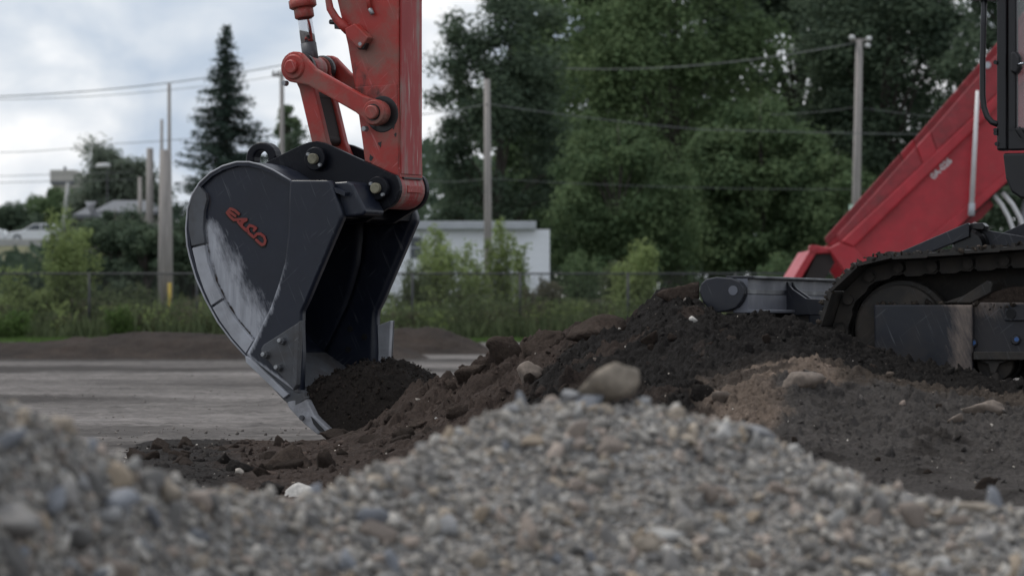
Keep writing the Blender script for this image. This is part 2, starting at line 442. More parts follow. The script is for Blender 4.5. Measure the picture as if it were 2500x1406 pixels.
def gravel_core_mat():
    """packed grit between the stones: chips too small to tell apart"""
    m, t, b = nodes("gravel_core")
    v = N(t, "ShaderNodeTexVoronoi"); v.inputs["Scale"].default_value = 105; v.inputs["Randomness"].default_value = 1.0
    v2 = N(t, "ShaderNodeTexVoronoi"); v2.inputs["Scale"].default_value = 210
    cc = N(t, "ShaderNodeTexCoord"); t.links.new(cc.outputs["Object"], v.inputs["Vector"]); t.links.new(cc.outputs["Object"], v2.inputs["Vector"])
    bw = N(t, "ShaderNodeRGBToBW"); t.links.new(v.outputs["Color"], bw.inputs[0]); bw2 = N(t, "ShaderNodeRGBToBW"); t.links.new(v2.outputs["Color"], bw2.inputs[0])
    c = ramp(t, bw.outputs[0], [(0.2, (0.09, 0.087, 0.084)), (0.4, (0.18, 0.174, 0.166)), (0.55, (0.235, 0.228, 0.218)), (0.7, (0.21, 0.18, 0.15)), (0.85, (0.36, 0.35, 0.335))])
    c = mix(t, 1.0, c, ramp(t, bw2.outputs[0], [(0.2, 0.6), (0.8, 1.4)]), 'MULTIPLY')
    t.links.new(c, b.inputs["Base Color"]); b.inputs["Roughness"].default_value = 0.9; b.inputs["Specular IOR Level"].default_value = 0.2
    bump(t, b, mul(t, v.outputs["Distance"], -1.0), 1.0, 0.008)
    return m
M_CORE = gravel_core_mat()
M_TAN = stone_mat("tan_stone", [(0, (0.20, 0.17, 0.135)), (1, (0.24, 0.205, 0.165))])
M_GREYST = stone_mat("grey_stone", [(0, (0.20, 0.20, 0.205)), (1, (0.27, 0.27, 0.27))])
M_WHITEST = stone_mat("white_stone", [(0, (0.42, 0.39, 0.355)), (1, (0.52, 0.50, 0.47))])
M_PEB = stone_mat("pebbles", [(0, (0.30, 0.26, 0.22)), (0.4, (0.46, 0.42, 0.37)), (0.7, (0.22, 0.17, 0.14)), (1, (0.55, 0.53, 0.5))])
M_ROCKB = stone_mat("brown_rock", [(0, (0.115, 0.090, 0.073)), (1, (0.16, 0.128, 0.104))])
# ------------------------------------------------------------------ ground
def gravel_lot_mat():
    m, t, b = nodes("gravel_lot_surface")
    band = noise(t, 1.0, 6, 0.62, stretch=(0.13, 0.16, 1))
    blot = noise(t, 1.0, 5, 0.6, stretch=(0.55, 0.9, 1))
    c = ramp(t, mul(t, mul(t, band, 0.72), mul(t, blot, 0.28), 'ADD'),
             [(0.34, (0.060, 0.054, 0.051)), (0.45, (0.108, 0.098, 0.092)), (0.55, (0.145, 0.132, 0.125)), (0.68, (0.195, 0.18, 0.172))])
    c = mix(t, 1.0, c, ramp(t, noise(t, 2.6, 7, 0.75), [(0.3, 0.5), (0.7, 1.5)]), 'MULTIPLY')
    geo = N(t, "ShaderNodeTexCoord"); wob = noise(t, 1.0, 5, 0.65, stretch=(0.35, 0.22, 1))
    for cx_, cy_, rx_, ry_, amt in ((0.0, 76.0, 22.0, 15.0, .75), (-4.0, 55.0, 9.0, 2.6, 1.0), (-5.5, 45.0, 6.5, 4.5, 1.0), (0.5, 43.5, 4.0, 2.6, .8), (-4.2, 28.2, 2.6, 2.6, .9), (-1.2, 35.0, 3.0, 1.6, .5), (-3.0, 20.5, 3.0, 1.1, .6), (-1.5, 18.0, 1.6, .8, .8)):
        mpn = N(t, "ShaderNodeMapping"); mpn.inputs["Location"].default_value = (-cx_ / rx_, -cy_ / ry_, 0); mpn.inputs["Scale"].default_value = (1 / rx_, 1 / ry_, 0)
        t.links.new(geo.outputs["Object"], mpn.inputs[0])
        ln = N(t, "ShaderNodeVectorMath", operation='LENGTH'); t.links.new(mpn.outputs[0], ln.inputs[0])
        k = mul(t, ln.outputs["Value"], mul(t, wob, 1.6), 'ADD')
        c = mix(t, ramp(t, mul(t, k, 0.5), [(0.60, amt), (0.82, 0.0)]), c, (0.040, 0.035, 0.032))
    g = noise(t, 16, 6, 0.75)
    c = mix(t, 1.0, c, ramp(t, g, [(0.3, 0.6), (0.5, 0.98), (0.7, 1.35)]), 'MULTIPLY')
    t.links.new(c, b.inputs["Base Color"]); b.inputs["Roughness"].default_value = 0.95; b.inputs["Specular IOR Level"].default_value = 0.15
    bump(t, b, g, 0.35, 0.02)
    return m
def grid_faces(nu, nv):
    i, j = np.meshgrid(np.arange(nu - 1), np.arange(nv - 1), indexing='ij')
    a = (i * nv + j).ravel()
    return np.stack([a, a + nv, a + nv + 1, a + 1], 1)

M_LOT = gravel_lot_mat()
M_GROUND = simple("rough_grass_ground", (0.06, 0.07, 0.035), 0.95, 0, 0.4, 0.5)
def sheet(name, x0, x1, y0, y1, z, mat):
    me = mesh_np(name, [(x0, y0, z), (x1, y0, z), (x1, y1, z), (x0, y1, z)], [(0, 1, 2, 3)])
    return tag(obj(name, me, mat), kind="structure")
sheet("ground", -900, 900, -100, 2200, -0.004, M_GROUND)
sheet("gravel_lot", -70, 70, -30, 97, 0.0, M_LOT)
LU, LV = 210, 250                                   # uneven wheel-worn surface where the lot is seen close
ly = 16.5 * (60 / 16.5) ** np.linspace(0, 1, LV)
LX = np.linspace(-170, 1300, LU)[:, None] * 1.0; LX = (LX - CX) / FPX * ly[None]; LYY = np.repeat(ly[None], LU, 0)
lp = np.stack([LX.ravel(), LYY.ravel(), 0 * LX.ravel()], 1)
edge = np.clip(np.minimum((LYY - 16.5) / 1.0, (60 - LYY) / 4), 0, 1).ravel()
lz = .004 + edge * (.010 * fbm(lp * np.array([.5, .5, 1]), 3, .5, 201) + .007 * fbm(lp * 4.5, 3, .6, 203) + .012 * clods(lp, 7, 205))
tag(obj("lot_surface", mesh_np("lot_surface", np.stack([lp[:, 0], lp[:, 1], lz], 1), grid_faces(LU, LV), True), M_LOT), kind="structure")

def smooth1(a, k):
    ker = np.hanning(2 * k + 3)[1:-1]; ker /= ker.sum()
    p = np.pad(a, ((k, k), (0, 0)), mode='edge')
    return np.stack([np.convolve(p[:, j], ker, 'valid') for j in range(a.shape[1])], 1)

# ---- soil pile: a height field set up from its crest line and slopes
cols = np.array([  # px, crest Y, crest Z, Z at Y 15, Z at 13.8, Z at 12.8, Z behind (+1.0), Z behind (+3.5)
    (200, 18.2, -.03, -.03, -.03, -.03, -.03, -.05),
    (380, 18.6, .014, .030, .024, -.0, -.02, -.05),
    (600, 18.2, .030, .03, .022, -.01, -.02, -.05),
    (720, 17.55, .03, .045, .03, .0, -.02, -.05),
    (800, 17.5, .045, .06, .035, .0, .0, -.05),
    (900, 17.5, .10, .085, .045, .0, .02, -.05),
    (1000, 17.5, .235, .12, .05, .0, .03, -.05),
    (1070, 17.45, .29, .15, .06, .0, .05, -.05),
    (1115, 17.4, 0.315, .18, .07, .0, .08, -.05),
    (1190, 17.3, 0.385, .21, .09, .0, .10, -.05),
    (1240, 17.2, 0.435, .24, .10, .0, .12, -.05),
    (1300, 17.1, 0.500, .28, .12, .0, .15, -.05),
    (1390, 16.9, 0.575, .35, .18, .02, .20, -.05),
    (1450, 16.8, 0.610, .39, .23, .03, .22, -.05),
    (1530, 16.6, 0.615, .42, .27, .04, .25, -.05),
    (1590, 16.45, .69, .45, .29, .05, .28, -.02),
    (1640, 16.35, .74, .47, .30, .06, .30, .05),
    (1690, 16.15, .70, .49, .30, .07, .32, .15),
    (1760, 15.8, .60, .50, .33, .07, .32, .27),
    (1850, 15.6, .60, .52, .39, .07, .30, .27),
    (1960, 15.5, .60, .51, .415, .06, .29, .27),
    (2050, 15.4, .55, .47, .375, .05, .28, .27),
    (2120, 15.35, .48, .43, .36, .05, .28, .27),
    (2200, 15.3, .445, .40, .335, .05, .28, .27),
    (2300, 15.25, .405, .36, .30, .06, .28, .27),
    (2440, 15.15, .345, .325, .295, .06, .28, .27),
    (2560, 15.0, .31, .31, .295, .06, .28, .27),
    (2900, 14.9, .29, .29, .28, .06, .28, .27)])
NU, NV = 580, 430
pxs = np.linspace(150, 2900, NU)
vpar = np.linspace(0, 1, NV)
def soil_grid():
    cc = np.stack([np.interp(pxs, cols[:, 0], cols[:, k]) for k in range(8)], 1)
    cc = smooth1(cc, 8)
    Yc = cc[:, 1]
    Yk = np.stack([np.full(NU, 12.0), np.full(NU, 12.8), np.full(NU, 13.8), np.minimum(15.0, Yc - 0.25), Yc, Yc + 1.0, Yc + 3.2, Yc + 4.6], 1)
    Zk = np.stack([np.full(NU, -.04), cc[:, 5], cc[:, 4], cc[:, 3], cc[:, 2], cc[:, 6], cc[:, 7], np.full(NU, -.06)], 1)
    tk = np.array([0, .05, .37, .60, .91, .955, .985, 1.0])
    Y = np.empty((NU, NV)); Z = np.empty((NU, NV))
    for i in range(NU):
        Y[i] = np.interp(vpar, tk, Yk[i]); Z[i] = np.interp(vpar, tk, Zk[i])
    Z = smooth1(Z.T, 10).T
    X = (pxs[:, None] - CX) / FPX * Y
    return X, Y, Z
SX, SY, SZ = soil_grid()
P3 = np.stack([SX.ravel(), SY.ravel(), np.zeros(SX.size)], 1)
amp = np.clip((SZ.ravel() + 0.05) / 0.3, 0.12, 1)
brownm = np.interp(SX.ravel() / SY.ravel() * FPX + CX, [500, 640, 1380, 1640, 1800], [0.25, 1, 1, .15, 0])
nearp = np.clip((SX.ravel() / SY.ravel() * FPX + CX - 600) / 200, .35, 1)
nz = (0.050 * fbm(P3 * 2.6, 4, 0.55, 3) * (0.5 + 0.7 * brownm)
      + 0.055 * clods(P3, 4.6, 101) * (0.06 + 0.94 * brownm) + 0.034 * clods(P3, 10, 105) * (0.35 + 0.65 * brownm)
      + 0.026 * clods(P3, 21, 111) + 0.016 * clods(P3, 44, 117) + 0.013 * fbm(P3 * 70, 3, 0.7, 31) - 0.03 * brownm) * amp
SZd = SZ.ravel() + nz
def soil_height(x, y):
    """height of the soil pile under a point (bilinear in the grid's own parameters)"""
    px = x / y * FPX + CX
    i = int(np.clip(np.searchsorted(pxs, px), 1, NU - 1))
    yy = SY[i]; j = int(np.clip(np.searchsorted(yy, y), 1, NV - 1))
    return max(0.0, float(SZd.reshape(NU, NV)[i, j]))
def soil_colors():
    px = SX.ravel() / SY.ravel() * FPX + CX; Y = SY.ravel()
    wob = 60 * fbm(P3 * 3.1, 4, 0.6, 41)
    wob2 = 0.35 * fbm(P3 * 2.3, 4, 0.6, 47)
    dark = np.array([0.0165, 0.0145, 0.0135]); brown = np.array([0.056, 0.041, 0.034]); tan = np.array([0.185, 0.142, 0.113]); grey = np.array([0.078, 0.070, 0.065])
    c = np.tile(dark, (len(px), 1))
    # brown subsoil of the left part; its edge runs diagonally down to the dark soil
    kb = np.clip((1480 - (17.0 - Y) * 95 - px + wob * 1.6) / 60, 0, 1)
    kb2 = np.clip((fbm(P3 * 4.0, 3, 0.5, 53) - 0.28) / 0.12, 0, 1) * (px < 1720) * 0.7
    kb = np.maximum(kb, kb2)
    c = c * (1 - kb[:, None]) + brown * kb[:, None]
    # pale bank at the right and the greyer soil under it
    kt = np.clip((14.25 + 1.0 * wob2 - Y) / 0.07, 0, 1) * np.clip((px - 1690 + wob) / 60, 0, 1)
    far = np.clip((px - 2010 + wob * 2.0) / 90, 0, 1)[:, None]
    tan2 = tan * (1 - far) + np.array([0.075, 0.060, 0.049]) * far
    c = c * (1 - kt[:, None]) + tan2 * kt[:, None]
    kg = np.clip((13.86 + 1.3 * wob2 - Y) / 0.06, 0, 1) * np.clip((px - 1800 + wob * 2.5) / 60, 0, 1)
    c = c * (1 - kg[:, None]) + grey * kg[:, None]
    dk = np.clip((fbm(P3 * 3.3 + 4, 4, .6, 67) - .18) / .1, 0, 1) * (px > 1700) * (Y < 14.3) * .75
    c = c * (1 - dk[:, None]) + np.array([0.032, 0.027, 0.024]) * dk[:, None]
    # dark crumbs spread over the lot at the left
    kd = np.clip((600 + wob * 1.5 - px) / 80, 0, 1)
    c = c * (1 - kd[:, None]) + np.array([0.030, 0.026, 0.024]) * kd[:, None]
    c *= (1 + 0.35 * fbm(P3 * 6, 4, 0.6, 61))[:, None]
    return np.clip(c, 0.006, 1)
SCOL = soil_colors()
V = np.stack([SX.ravel(), SY.ravel(), SZd], 1)
soil = obj("soil_pile", mesh_np("soil_pile", V, grid_faces(NU, NV), False, SCOL), M_SOIL)
tag(soil, "dark and brown dug soil heaped between the bucket and the tracked machine", "soil", kind="stuff")

# ------------------------------------------------------------------ stones and clods
ICO = {}
for sd in (1, 2, 3):
    bm = bmesh.new(); bmesh.ops.create_icosphere(bm, subdivisions=sd, radius=1.0)
    bm.verts.ensure_lookup_table()
    ICO[sd] = (np.array([v.co[:] for v in bm.verts]), np.array([[v.index for v in f.verts] for f in bm.faces])); bm.free()

def stone_shape(rng, sd=2, planes=11, flat=(1, .8, .62), rough=0.0, sharp=0.62):
    D, F = ICO[sd]; D = D / np.linalg.norm(D, axis=1)[:, None]
    n = rng.normal(size=(planes, 3)); n /= np.linalg.norm(n, axis=1)[:, None]
    d = rng.uniform(sharp, sharp + .34, planes); planes_n = planes
    dot = np.maximum(D @ n.T, 1e-3)
    r = np.minimum(1.7, (d / dot).min(1)); r = r * .8 / r.mean()
    if rough:
        o_ = rng.uniform(0, 50); r = r * (1 + rough * fbm(D * 2.2 + o_, 4, 0.6, 5) + .6 * rough * fbm(D * 5.0 + o_, 3, 0.7, 15, True))
    return D * r[:, None] * np.array(flat), F

def rand_rot(rng, n):
    q = rng.normal(size=(n, 4)); q /= np.linalg.norm(q, axis=1)[:, None]
    w, x, y, z = q.T
    return np.stack([np.stack([1 - 2 * (y * y + z * z), 2 * (x * y - z * w), 2 * (x * z + y * w)], 1),
                     np.stack([2 * (x * y + z * w), 1 - 2 * (x * x + z * z), 2 * (y * z - x * w)], 1),
                     np.stack([2 * (x * z - y * w), 2 * (y * z + x * w), 1 - 2 * (x * x + y * y)], 1)], 1)

def scatter(name, P, size, rng, mat, sd, palette, shapes=10, rough=0.0):
    """many small stones as one mesh, a colour for each"""
    SH = [stone_shape(rng, sd, 9, (1.15, rng.uniform(.7, 1.05), rng.uniform(.5, .8)), rough, .5) for _ in range(shapes)]
    R = rand_rot(rng, len(P)); k = rng.integers(0, shapes, len(P))
    VV = []; FF = []; CC = []; off = 0
    pal = np.array(palette)
    for s in range(shapes):
        ids = np.where(k == s)[0]
        if not len(ids): continue
        v0, f0 = SH[s]
        v = np.einsum('nij,mj->nmi', R[ids], v0) * size[ids][:, None, None] + P[ids][:, None, :]
        VV.append(v.reshape(-1, 3))
        FF.append((f0[None] + (np.arange(len(ids)) * len(v0))[:, None, None] + off).reshape(-1, 3))
        off += len(ids) * len(v0)
        c = pal[rng.integers(0, len(pal), len(ids))] * rng.uniform(.75, 1.25, (len(ids), 1))
        CC.append(np.repeat(c, len(v0), 0))
    return obj(name, mesh_np(name, np.concatenate(VV), np.concatenate(FF), False, np.concatenate(CC)), mat)

rs = np.random.default_rng(5)
SOILV = V
def soil_pick(n, rng, cond, lift=0.0):
    px = SX.ravel() / SY.ravel() * FPX + CX
    # weight by the ground area of each grid point
    dx = np.abs(np.gradient(SX, axis=0)); dy = np.abs(np.gradient(SY, axis=1))
    w = (dx * dy).ravel() * cond(px, SY.ravel(), SZd)
    w = w / w.sum()
    idx = rng.choice(len(w), n, p=w)
    p = SOILV[idx].copy()
    p[:, 0] += rng.uniform(-.008, .008, n); p[:, 1] += rng.uniform(-.01, .01, n); p[:, 2] += lift
    return p, idx
front = lambda px, Y, Z: (Y < 17.7) & (Y > 12.2) & (Z > -0.005)
# crumbs take the colour of the soil they lie on
def crumbs(name, n, lo, hi, rng, sd, label):
    p, idx = soil_pick(n, rng, front, -.002)
    sz = lo * (hi / lo) ** (rng.random(n) ** 2.2)
    o = scatter(name, p, sz, rng, M_SOIL, sd, [(1, 1, 1)], 8, 0.25)
    # recolour from the soil below
    me = o.data; nv = len(me.vertices); co = np.empty(nv * 3, np.float32); me.vertices.foreach_get("co", co)
    c = np.empty(nv * 4, np.float32); me.attributes["col"].data.foreach_get("color", c); c = c.reshape(-1, 4)
    # stones were written shape by shape: find each vertex's soil colour through a coarse lookup
    co = co.reshape(-1, 3); px = co[:, 0] / co[:, 1] * FPX + CX
    ii = np.clip(((px - 150) / (2900 - 150) * (NU - 1)).astype(int), 0, NU - 1)
    sY = SY[ii]; jj = np.clip((sY < co[:, 1][:, None]).sum(1), 0, NV - 1)
    c[:, :3] = SCOL.reshape(NU, NV, 3)[ii, jj] * np.clip(c[:, :3], .75, 1.25) ** 2 * 1.25
    me.attributes["col"].data.foreach_set("color", c.ravel())
    return tag(o, label, "soil", kind="stuff")
crumbs("soil_crumbs", 9000, .0035, .015, rs, 1, "fine crumbs of soil covering the dug soil pile")
crumbs("soil_lumps", 420, .010, .034, rs, 2, "small lumps of soil lying on the dug soil pile")
p, _ = soil_pick(420, rs, front)
tag(scatter("soil_grit", p, .003 + .005 * rs.random(420) ** 2, rs, M_STONEA, 1,
    [(.40, .37, .33), (.30, .26, .22), (.50, .47, .44), (.2, .16, .14)]), "tiny pale grit speckling the dark soil pile", "grit", kind="stuff")
# grit and stones on the lot beyond the pile
n = 2200
Yg = 16.5 + 26 * rs.random(n) ** 1.6; Xg = (rs.uniform(-150, 1250, n) - CX) / FPX * Yg
pl = np.stack([Xg, Yg, np.full(n, 0.002)], 1)
tag(scatter("lot_stones", pl, .004 + .014 * rs.random(n) ** 3, rs, M_STONEA, 1,
    [(.13, .118, .11), (.10, .09, .084), (.16, .147, .14), (.08, .072, .067)]), "loose stones strewn over the flat gravel lot", "gravel", kind="stuff")

def stone(name, label, cat, px, py, Y, wpx, hpx, mat, seed, sd=3, group=None, rough=0.12, planes=10, rot=0.0, knob=None, sink=0.0):
    """one stone or clod of a given apparent size; it rests on the ground given by base or by its pixel"""
    rng = np.random.default_rng(seed)
    v, f = stone_shape(rng, sd, planes + 4, (1, .85, 1), rough, .5)
    if knob:                                            # a second lobe grown on the first
        v2, f2 = stone_shape(rng, sd, planes + 4, (1, .9, 1), rough, .5)
        f = np.concatenate([f, f2 + len(v)]); v = np.concatenate([v * np.array([1, 1, .80]), v2 * .60 + np.array(knob)])
    ext = (v.max(0) - v.min(0)); v = (v - (v.max(0) + v.min(0)) / 2) / ext
    s = Y / FPX
    v = v * np.array([wpx * s, 0.8 * (wpx + hpx) / 2 * s, hpx * s])
    ca, sa = math.cos(rot), math.sin(rot)
    v = np.stack([v[:, 0] * ca - v[:, 2] * sa, v[:, 1], v[:, 0] * sa + v[:, 2] * ca], 1)
    c = pix(px, py, Y)
    if sink: c.z -= sink * hpx * s
    o = obj(name, mesh_np(name, v, f, False), mat, None, Matrix.Translation(c))
    return tag(o, label, cat, group)

# loose clods on the brown and the dark slope
CLM = [mesh_np("soil_clod", *stone_shape(np.random.default_rng(340 + k), 3, 14, (1.25, 1.0, .8), .16, .55)) for k in range(9)]
rcl = np.random.default_rng(33)
for cnt, cond, mat_, lab, lo, hi in (
        (48, lambda px, Y, Z: front(px, Y, Z) * (px > 640) * (px < 1420), M_CLODB, "brown clod bedded in the brown slope of the soil pile", .018, .055),
        (26, lambda px, Y, Z: front(px, Y, Z) * (px > 1480) * (px < 2300) * (Y > 14.4), M_CLODD, "dark clod bedded in the dark slope of the soil pile", .018, .040),
        (22, lambda px, Y, Z: front(px, Y, Z) * (px > 1750) * (Y < 14.3), M_ROCKB, "tan clod bedded in the pale bank", .014, .040),
        (22, lambda px, Y, Z: (px > 330) * (px < 680) * (Y < 17.5) * (Y > 13.3), M_CLODD, "dark lump strewn on the lot beside the pile", .018, .050)):
    q_, _ = soil_pick(cnt, rcl, cond)
    for c_ in q_:
        s_ = lo + (hi - lo) * rcl.random() ** 2
        tag(obj("soil_clod", CLM[rcl.integers(0, 9)], mat_, None, Matrix.Translation(Vector(c_) + Vector((0, 0, s_ * .05))) @ Euler((rcl.normal() * .35, rcl.normal() * .35, rcl.uniform(0, 6.28))).to_matrix().to_4x4() @ Matrix.Scale(s_, 4)), lab, "clod", lab.replace("clod", "clods").replace("lump ", "lumps "))
# named clods and stones of the soil pile
for a in [
    ("soil_clod", "upright blocky brown clod on the crest where the pile begins to rise", 1232, 842, 17.15, 84, 92, M_CLODB, 1, .2),
    ("soil_clod", "wide brown clod with a dark hollow on the crest, mid slope", 1455, 790, 16.75, 150, 80, M_CLODB, 2, .1),
    ("soil_clod", "rounded brown clod topping the pile beside the dozer blade", 1652, 705, 16.3, 110, 62, M_CLODB, 3, .0),
    ("soil_clod", "low brown clod stepping down behind the upright clod", 1330, 828, 17.0, 110, 70, M_CLODB, 4, .25),
    ("soil_clod", "blunt brown clod overhanging the gap beside the bucket", 1150, 905, 17.3, 84, 52, M_CLODB, 5, .1),
    ("soil_clod", "small pointed clod standing alone in the gap beside the bucket", 1101, 936, 17.35, 34, 44, M_CLODB, 6, .1),
    ("soil_clod", "flat slab clod lying on the brown slope below the bucket soil", 1115, 998, 16.6, 58, 40, M_CLODB, 7, .1),
    ("soil_clod", "long tilted clod on the lower brown slope", 1020, 1030, 16.4, 62, 26, M_CLODB, 8, .4),
    ("soil_clod", "pale brown slab leaning on the brown slope", 1293, 902, 16.4, 62, 62, M_ROCKB, 9, .7),
    ("soil_clod", "dark clod low on the pile left of the squarish stone", 1715, 955, 14.6, 66, 70, M_CLODD, 10, .1),
    ("soil_clod", "large smooth brown clod low on the lot under the tooth", 705, 1115, 15.6, 130, 100, M_CLODB, 11, .1),
    ("soil_clod", "dark rounded clod beside the pale angular rock", 662, 1186, 14.4, 66, 48, M_CLODD, 12, .0),
    ("soil_clod", "dark clod farthest along the strewn lumps on the lot", 542, 1116, 15.8, 60, 40, M_CLODD, 13, .1),
    ("soil_clod", "dark clod in the middle of the strewn lumps on the lot", 590, 1135, 15.4, 80, 46, M_CLODD, 14, -.1),
    ("stone", "squarish tan stone lying at the foot of the dark slope", 1770, 966, 14.35, 66, 36, M_ROCKB, 15, .05),
    ("stone", "round brown stone half sunk in the pale bank", 2333, 1020, 13.75, 40, 30, M_ROCKB, 16, .0),
    ("soil_clod", "tan clod crowning the pale bank", 1960, 925, 13.9, 120, 50, M_ROCKB, 17, .0),
    ("soil_clod", "broad brown clod at the far end of the pale bank", 2400, 995, 13.8, 120, 50, M_ROCKB, 18, .05),
    ("stone", "pale angular rock on the lot just behind the gravel dip", 730, 1196, 14.3, 72, 50, M_WHITEST, 19, .1),
    ("stone", "small pale stone among the dark lumps on the lot", 585, 1150, 15.0, 22, 22, M_PEB, 20, .2),
    ("stone", "pale pebble near the top of the dark soil, under the blade", 1692, 778, 15.85, 22, 20, M_WHITEST, 21, .3),
    ("stone", "round tan pebble in the middle of the dark slope", 1450, 880, 16.0, 18, 20, M_ROCKB, 22, .0),
    ("stone", "greyish rock set in the dark slope beside the round pebble", 1500, 880, 15.9, 80, 50, M_CLODD, 23, .2),
]:
    nm, lab, px, py, Y, w, h, m, sd_, rt = a
    d_ = pix(px, py + h * .28, 1.0) - Vector((0, 0, CAMZ))
    for Yt in np.arange(12.3, 18.2, .02):              # rest it where its line of sight meets the soil
        if CAMZ + d_.z * Yt <= soil_height(d_.x * Yt, Yt): Y = Yt; break
    stone(nm, lab, "stone" if nm == "stone" else "clod", px, py, Y, w, h, m, 100 + sd_, 3, rot=rt,
          group="clods and stones on the soil pile", rough=.24 if m in (M_CLODB, M_CLODD) else .12, sink=.22 if m in (M_CLODB, M_CLODD) else .12)
# pebbles on the soil
peb = [obj_ for obj_ in [mesh_np("pebble", *stone_shape(np.random.default_rng(300 + k), 2, 10, (1, .8, .7))) for k in range(8)]]
p, _ = soil_pick(46, rs, lambda px, Y, Z: front(px, Y, Z) * (px > 900))
for q in p:
    s = .008 + .010 * rs.random() ** 2
    R = Euler(rs.uniform(0, 6.28, 3)).to_matrix().to_4x4()
    o = obj("pebble", peb[rs.integers(0, 8)], M_PEB, None, Matrix.Translation(q) @ R @ Matrix.Scale(s, 4))
    tag(o, "small pale pebble lying on the dug soil pile", "pebble", "pebbles on the soil pile")

# ------------------------------------------------------------------ near gravel heap
gc = np.array([(-250, 925, 4.9), (-100, 955, 4.95), (0, 992, 5.0), (60, 1015, 5.05), (150, 1058, 5.15), (300, 1120, 5.3), (400, 1178, 5.4), (500, 1205, 5.5), (620, 1222, 5.6),
               (700, 1218, 5.65), (800, 1190, 5.75), (900, 1140, 5.85), (1000, 1092, 5.95), (1100, 1052, 6.05), (1180, 1022, 6.1), (1300, 996, 6.15), (1450, 988, 6.2), (1600, 996, 6.2),
               (1700, 1018, 6.2), (1850, 1050, 6.2), (1920, 1082, 6.15), (2100, 1168, 6.1), (2250, 1222, 6.05), (2400, 1248, 6.0), (2500, 1266, 6.0), (2750, 1320, 5.95)], float)
gc[:, 2] *= 1.25
GU, GV = 320, 130
gpx = np.linspace(-250, 2750, GU)
gy = smooth1(np.stack([np.interp(gpx, gc[:, 0], gc[:, 1]), np.interp(gpx, gc[:, 0], gc[:, 2])], 1), 5)
gZ = CAMZ - (gy[:, 0] - HY) * gy[:, 1] / FPX
tt = np.linspace(-1.5, 1.0, GV)               # metres towards (-) and beyond (+) the crest
GY = gy[:, 1][:, None] + tt[None]
GX = (gpx[:, None] - CX) / FPX * gy[:, 1][:, None] * np.ones_like(tt)[None]
drop = np.where(tt < 0, -0.60 * tt, 0.66 * tt) - 0.03 * (1 - np.exp(-(tt / .05) ** 2)) * 0
drop = np.sqrt(drop ** 2 + 0.02 ** 2) - 0.02
GZ = np.maximum(gZ[:, None] - drop[None], -0.02)
gp = np.stack([GX.ravel(), GY.ravel(), np.zeros(GX.size)], 1)
GZ = GZ + ((0.030 * fbm(gp * 5, 3, .5, 71) + 0.012 * fbm(gp * 22, 3, .6, 73)) * np.clip(GZ.ravel() / .15, 0, 1)).reshape(GZ.shape)
GVv = np.stack([GX.ravel(), GY.ravel(), GZ.ravel()], 1)
gcol = np.clip(np.array([0.175, 0.166, 0.156]) * (1 + .3 * fbm(gp * 8, 3, .5, 77))[:, None], .03, .5)
gh = obj("gravel_heap", mesh_np("gravel_heap", GVv, grid_faces(GU, GV), True, gcol), M_CORE)
tag(gh, "grey sandy core of the blurred gravel heap nearest the camera", "gravel", kind="stuff")
def gravel_pick(n, rng, t0=-0.85, t1=0.10):
    u = rng.integers(3, GU - 3, n); k = np.where((tt > t0) & (tt < t1))[0]; j = rng.choice(k, n)
    a = GVv.reshape(GU, GV, 3)[u, j].copy(); a[:, 0] += rng.uniform(-.005, .005, n); a[:, 1] += rng.uniform(-.010, .010, n)
    return a
GPAL = [tuple(.6 * a + .4 * b for a, b in zip(c_, (.232, .226, .218))) for c_ in [(.26, .245, .225), (.21, .20, .185), (.34, .325, .305), (.30, .245, .185), (.25, .255, .26), (.16, .15, .14), (.42, .405, .385), (.28, .22, .185), (.115, .11, .108)]]
rg = np.random.default_rng(9)
tag(scatter("gravel_fines", gravel_pick(13000, rg), .0034 + .0066 * rg.random(13000) ** 1.6, rg, M_STONEA, 1, GPAL), "countless small grey chips covering the near gravel heap", "gravel", kind="stuff")
tag(scatter("gravel_chips", gravel_pick(3200, rg), .0090 + .013 * rg.random(3200) ** 2.0, rg, M_STONEA, 2, GPAL), "grey and tan chips among the stones of the near gravel heap", "gravel", kind="stuff")
GST = [mesh_np("gravel_stone", *stone_shape(np.random.default_rng(500 + k), 3, 9, (1.15, rg.uniform(.7, 1.05), rg.uniform(.5, .8)), .06, .5)) for k in range(18)]
SCOLS = [("mid grey", (.22, .21, .20)), ("pale grey", (.36, .35, .335)), ("tan", (.29, .235, .175)), ("blue-grey", (.20, .21, .23)), ("brownish", (.235, .195, .165)), ("dark grey", (.125, .12, .115))]
for kc, (nm, cc_) in enumerate(SCOLS):
    m_ = stone_mat("gravel_" + nm.replace(" ", "_").replace("-", "_"), [(0, [x * .85 for x in cc_]), (1, [x * 1.12 for x in cc_])])
    for me_ in GST[kc * 3:kc * 3 + 3]: me_.materials.append(m_)
pts = gravel_pick(270, rg, -0.78, 0.04)
for q in pts:
    leftb = 1.25 if q[0] < -0.45 else 1.0
    s = (.017 + .018 * rg.random() ** 2) * leftb
    M = Matrix.Translation(Vector(q) + Vector((0, 0, -s * .1))) @ Euler(rg.uniform(0, 6.28, 3)).to_matrix().to_4x4() @ Matrix.Scale(s, 4)
    kc = rg.integers(0, len(SCOLS)); ppx = q[0] / q[1] * FPX + CX
    zone = ("on the left shoulder" if ppx < 420 else "in the dip" if ppx < 960 else "below the perched rock" if ppx < 1760 else "on the right-hand tail")
    size = "larger" if s > .024 else "smaller"
    o = bpy.data.objects.new("gravel_stone", GST[kc * 3 + rg.integers(0, 3)]); link(o, None, M)
    lab = f"{size} {SCOLS[kc][0]} stone bedded {zone} of the near gravel heap"
    tag(o, lab, "stone", lab.replace(" stone ", " stones ", 1))
GG = "large stones on the near gravel heap"
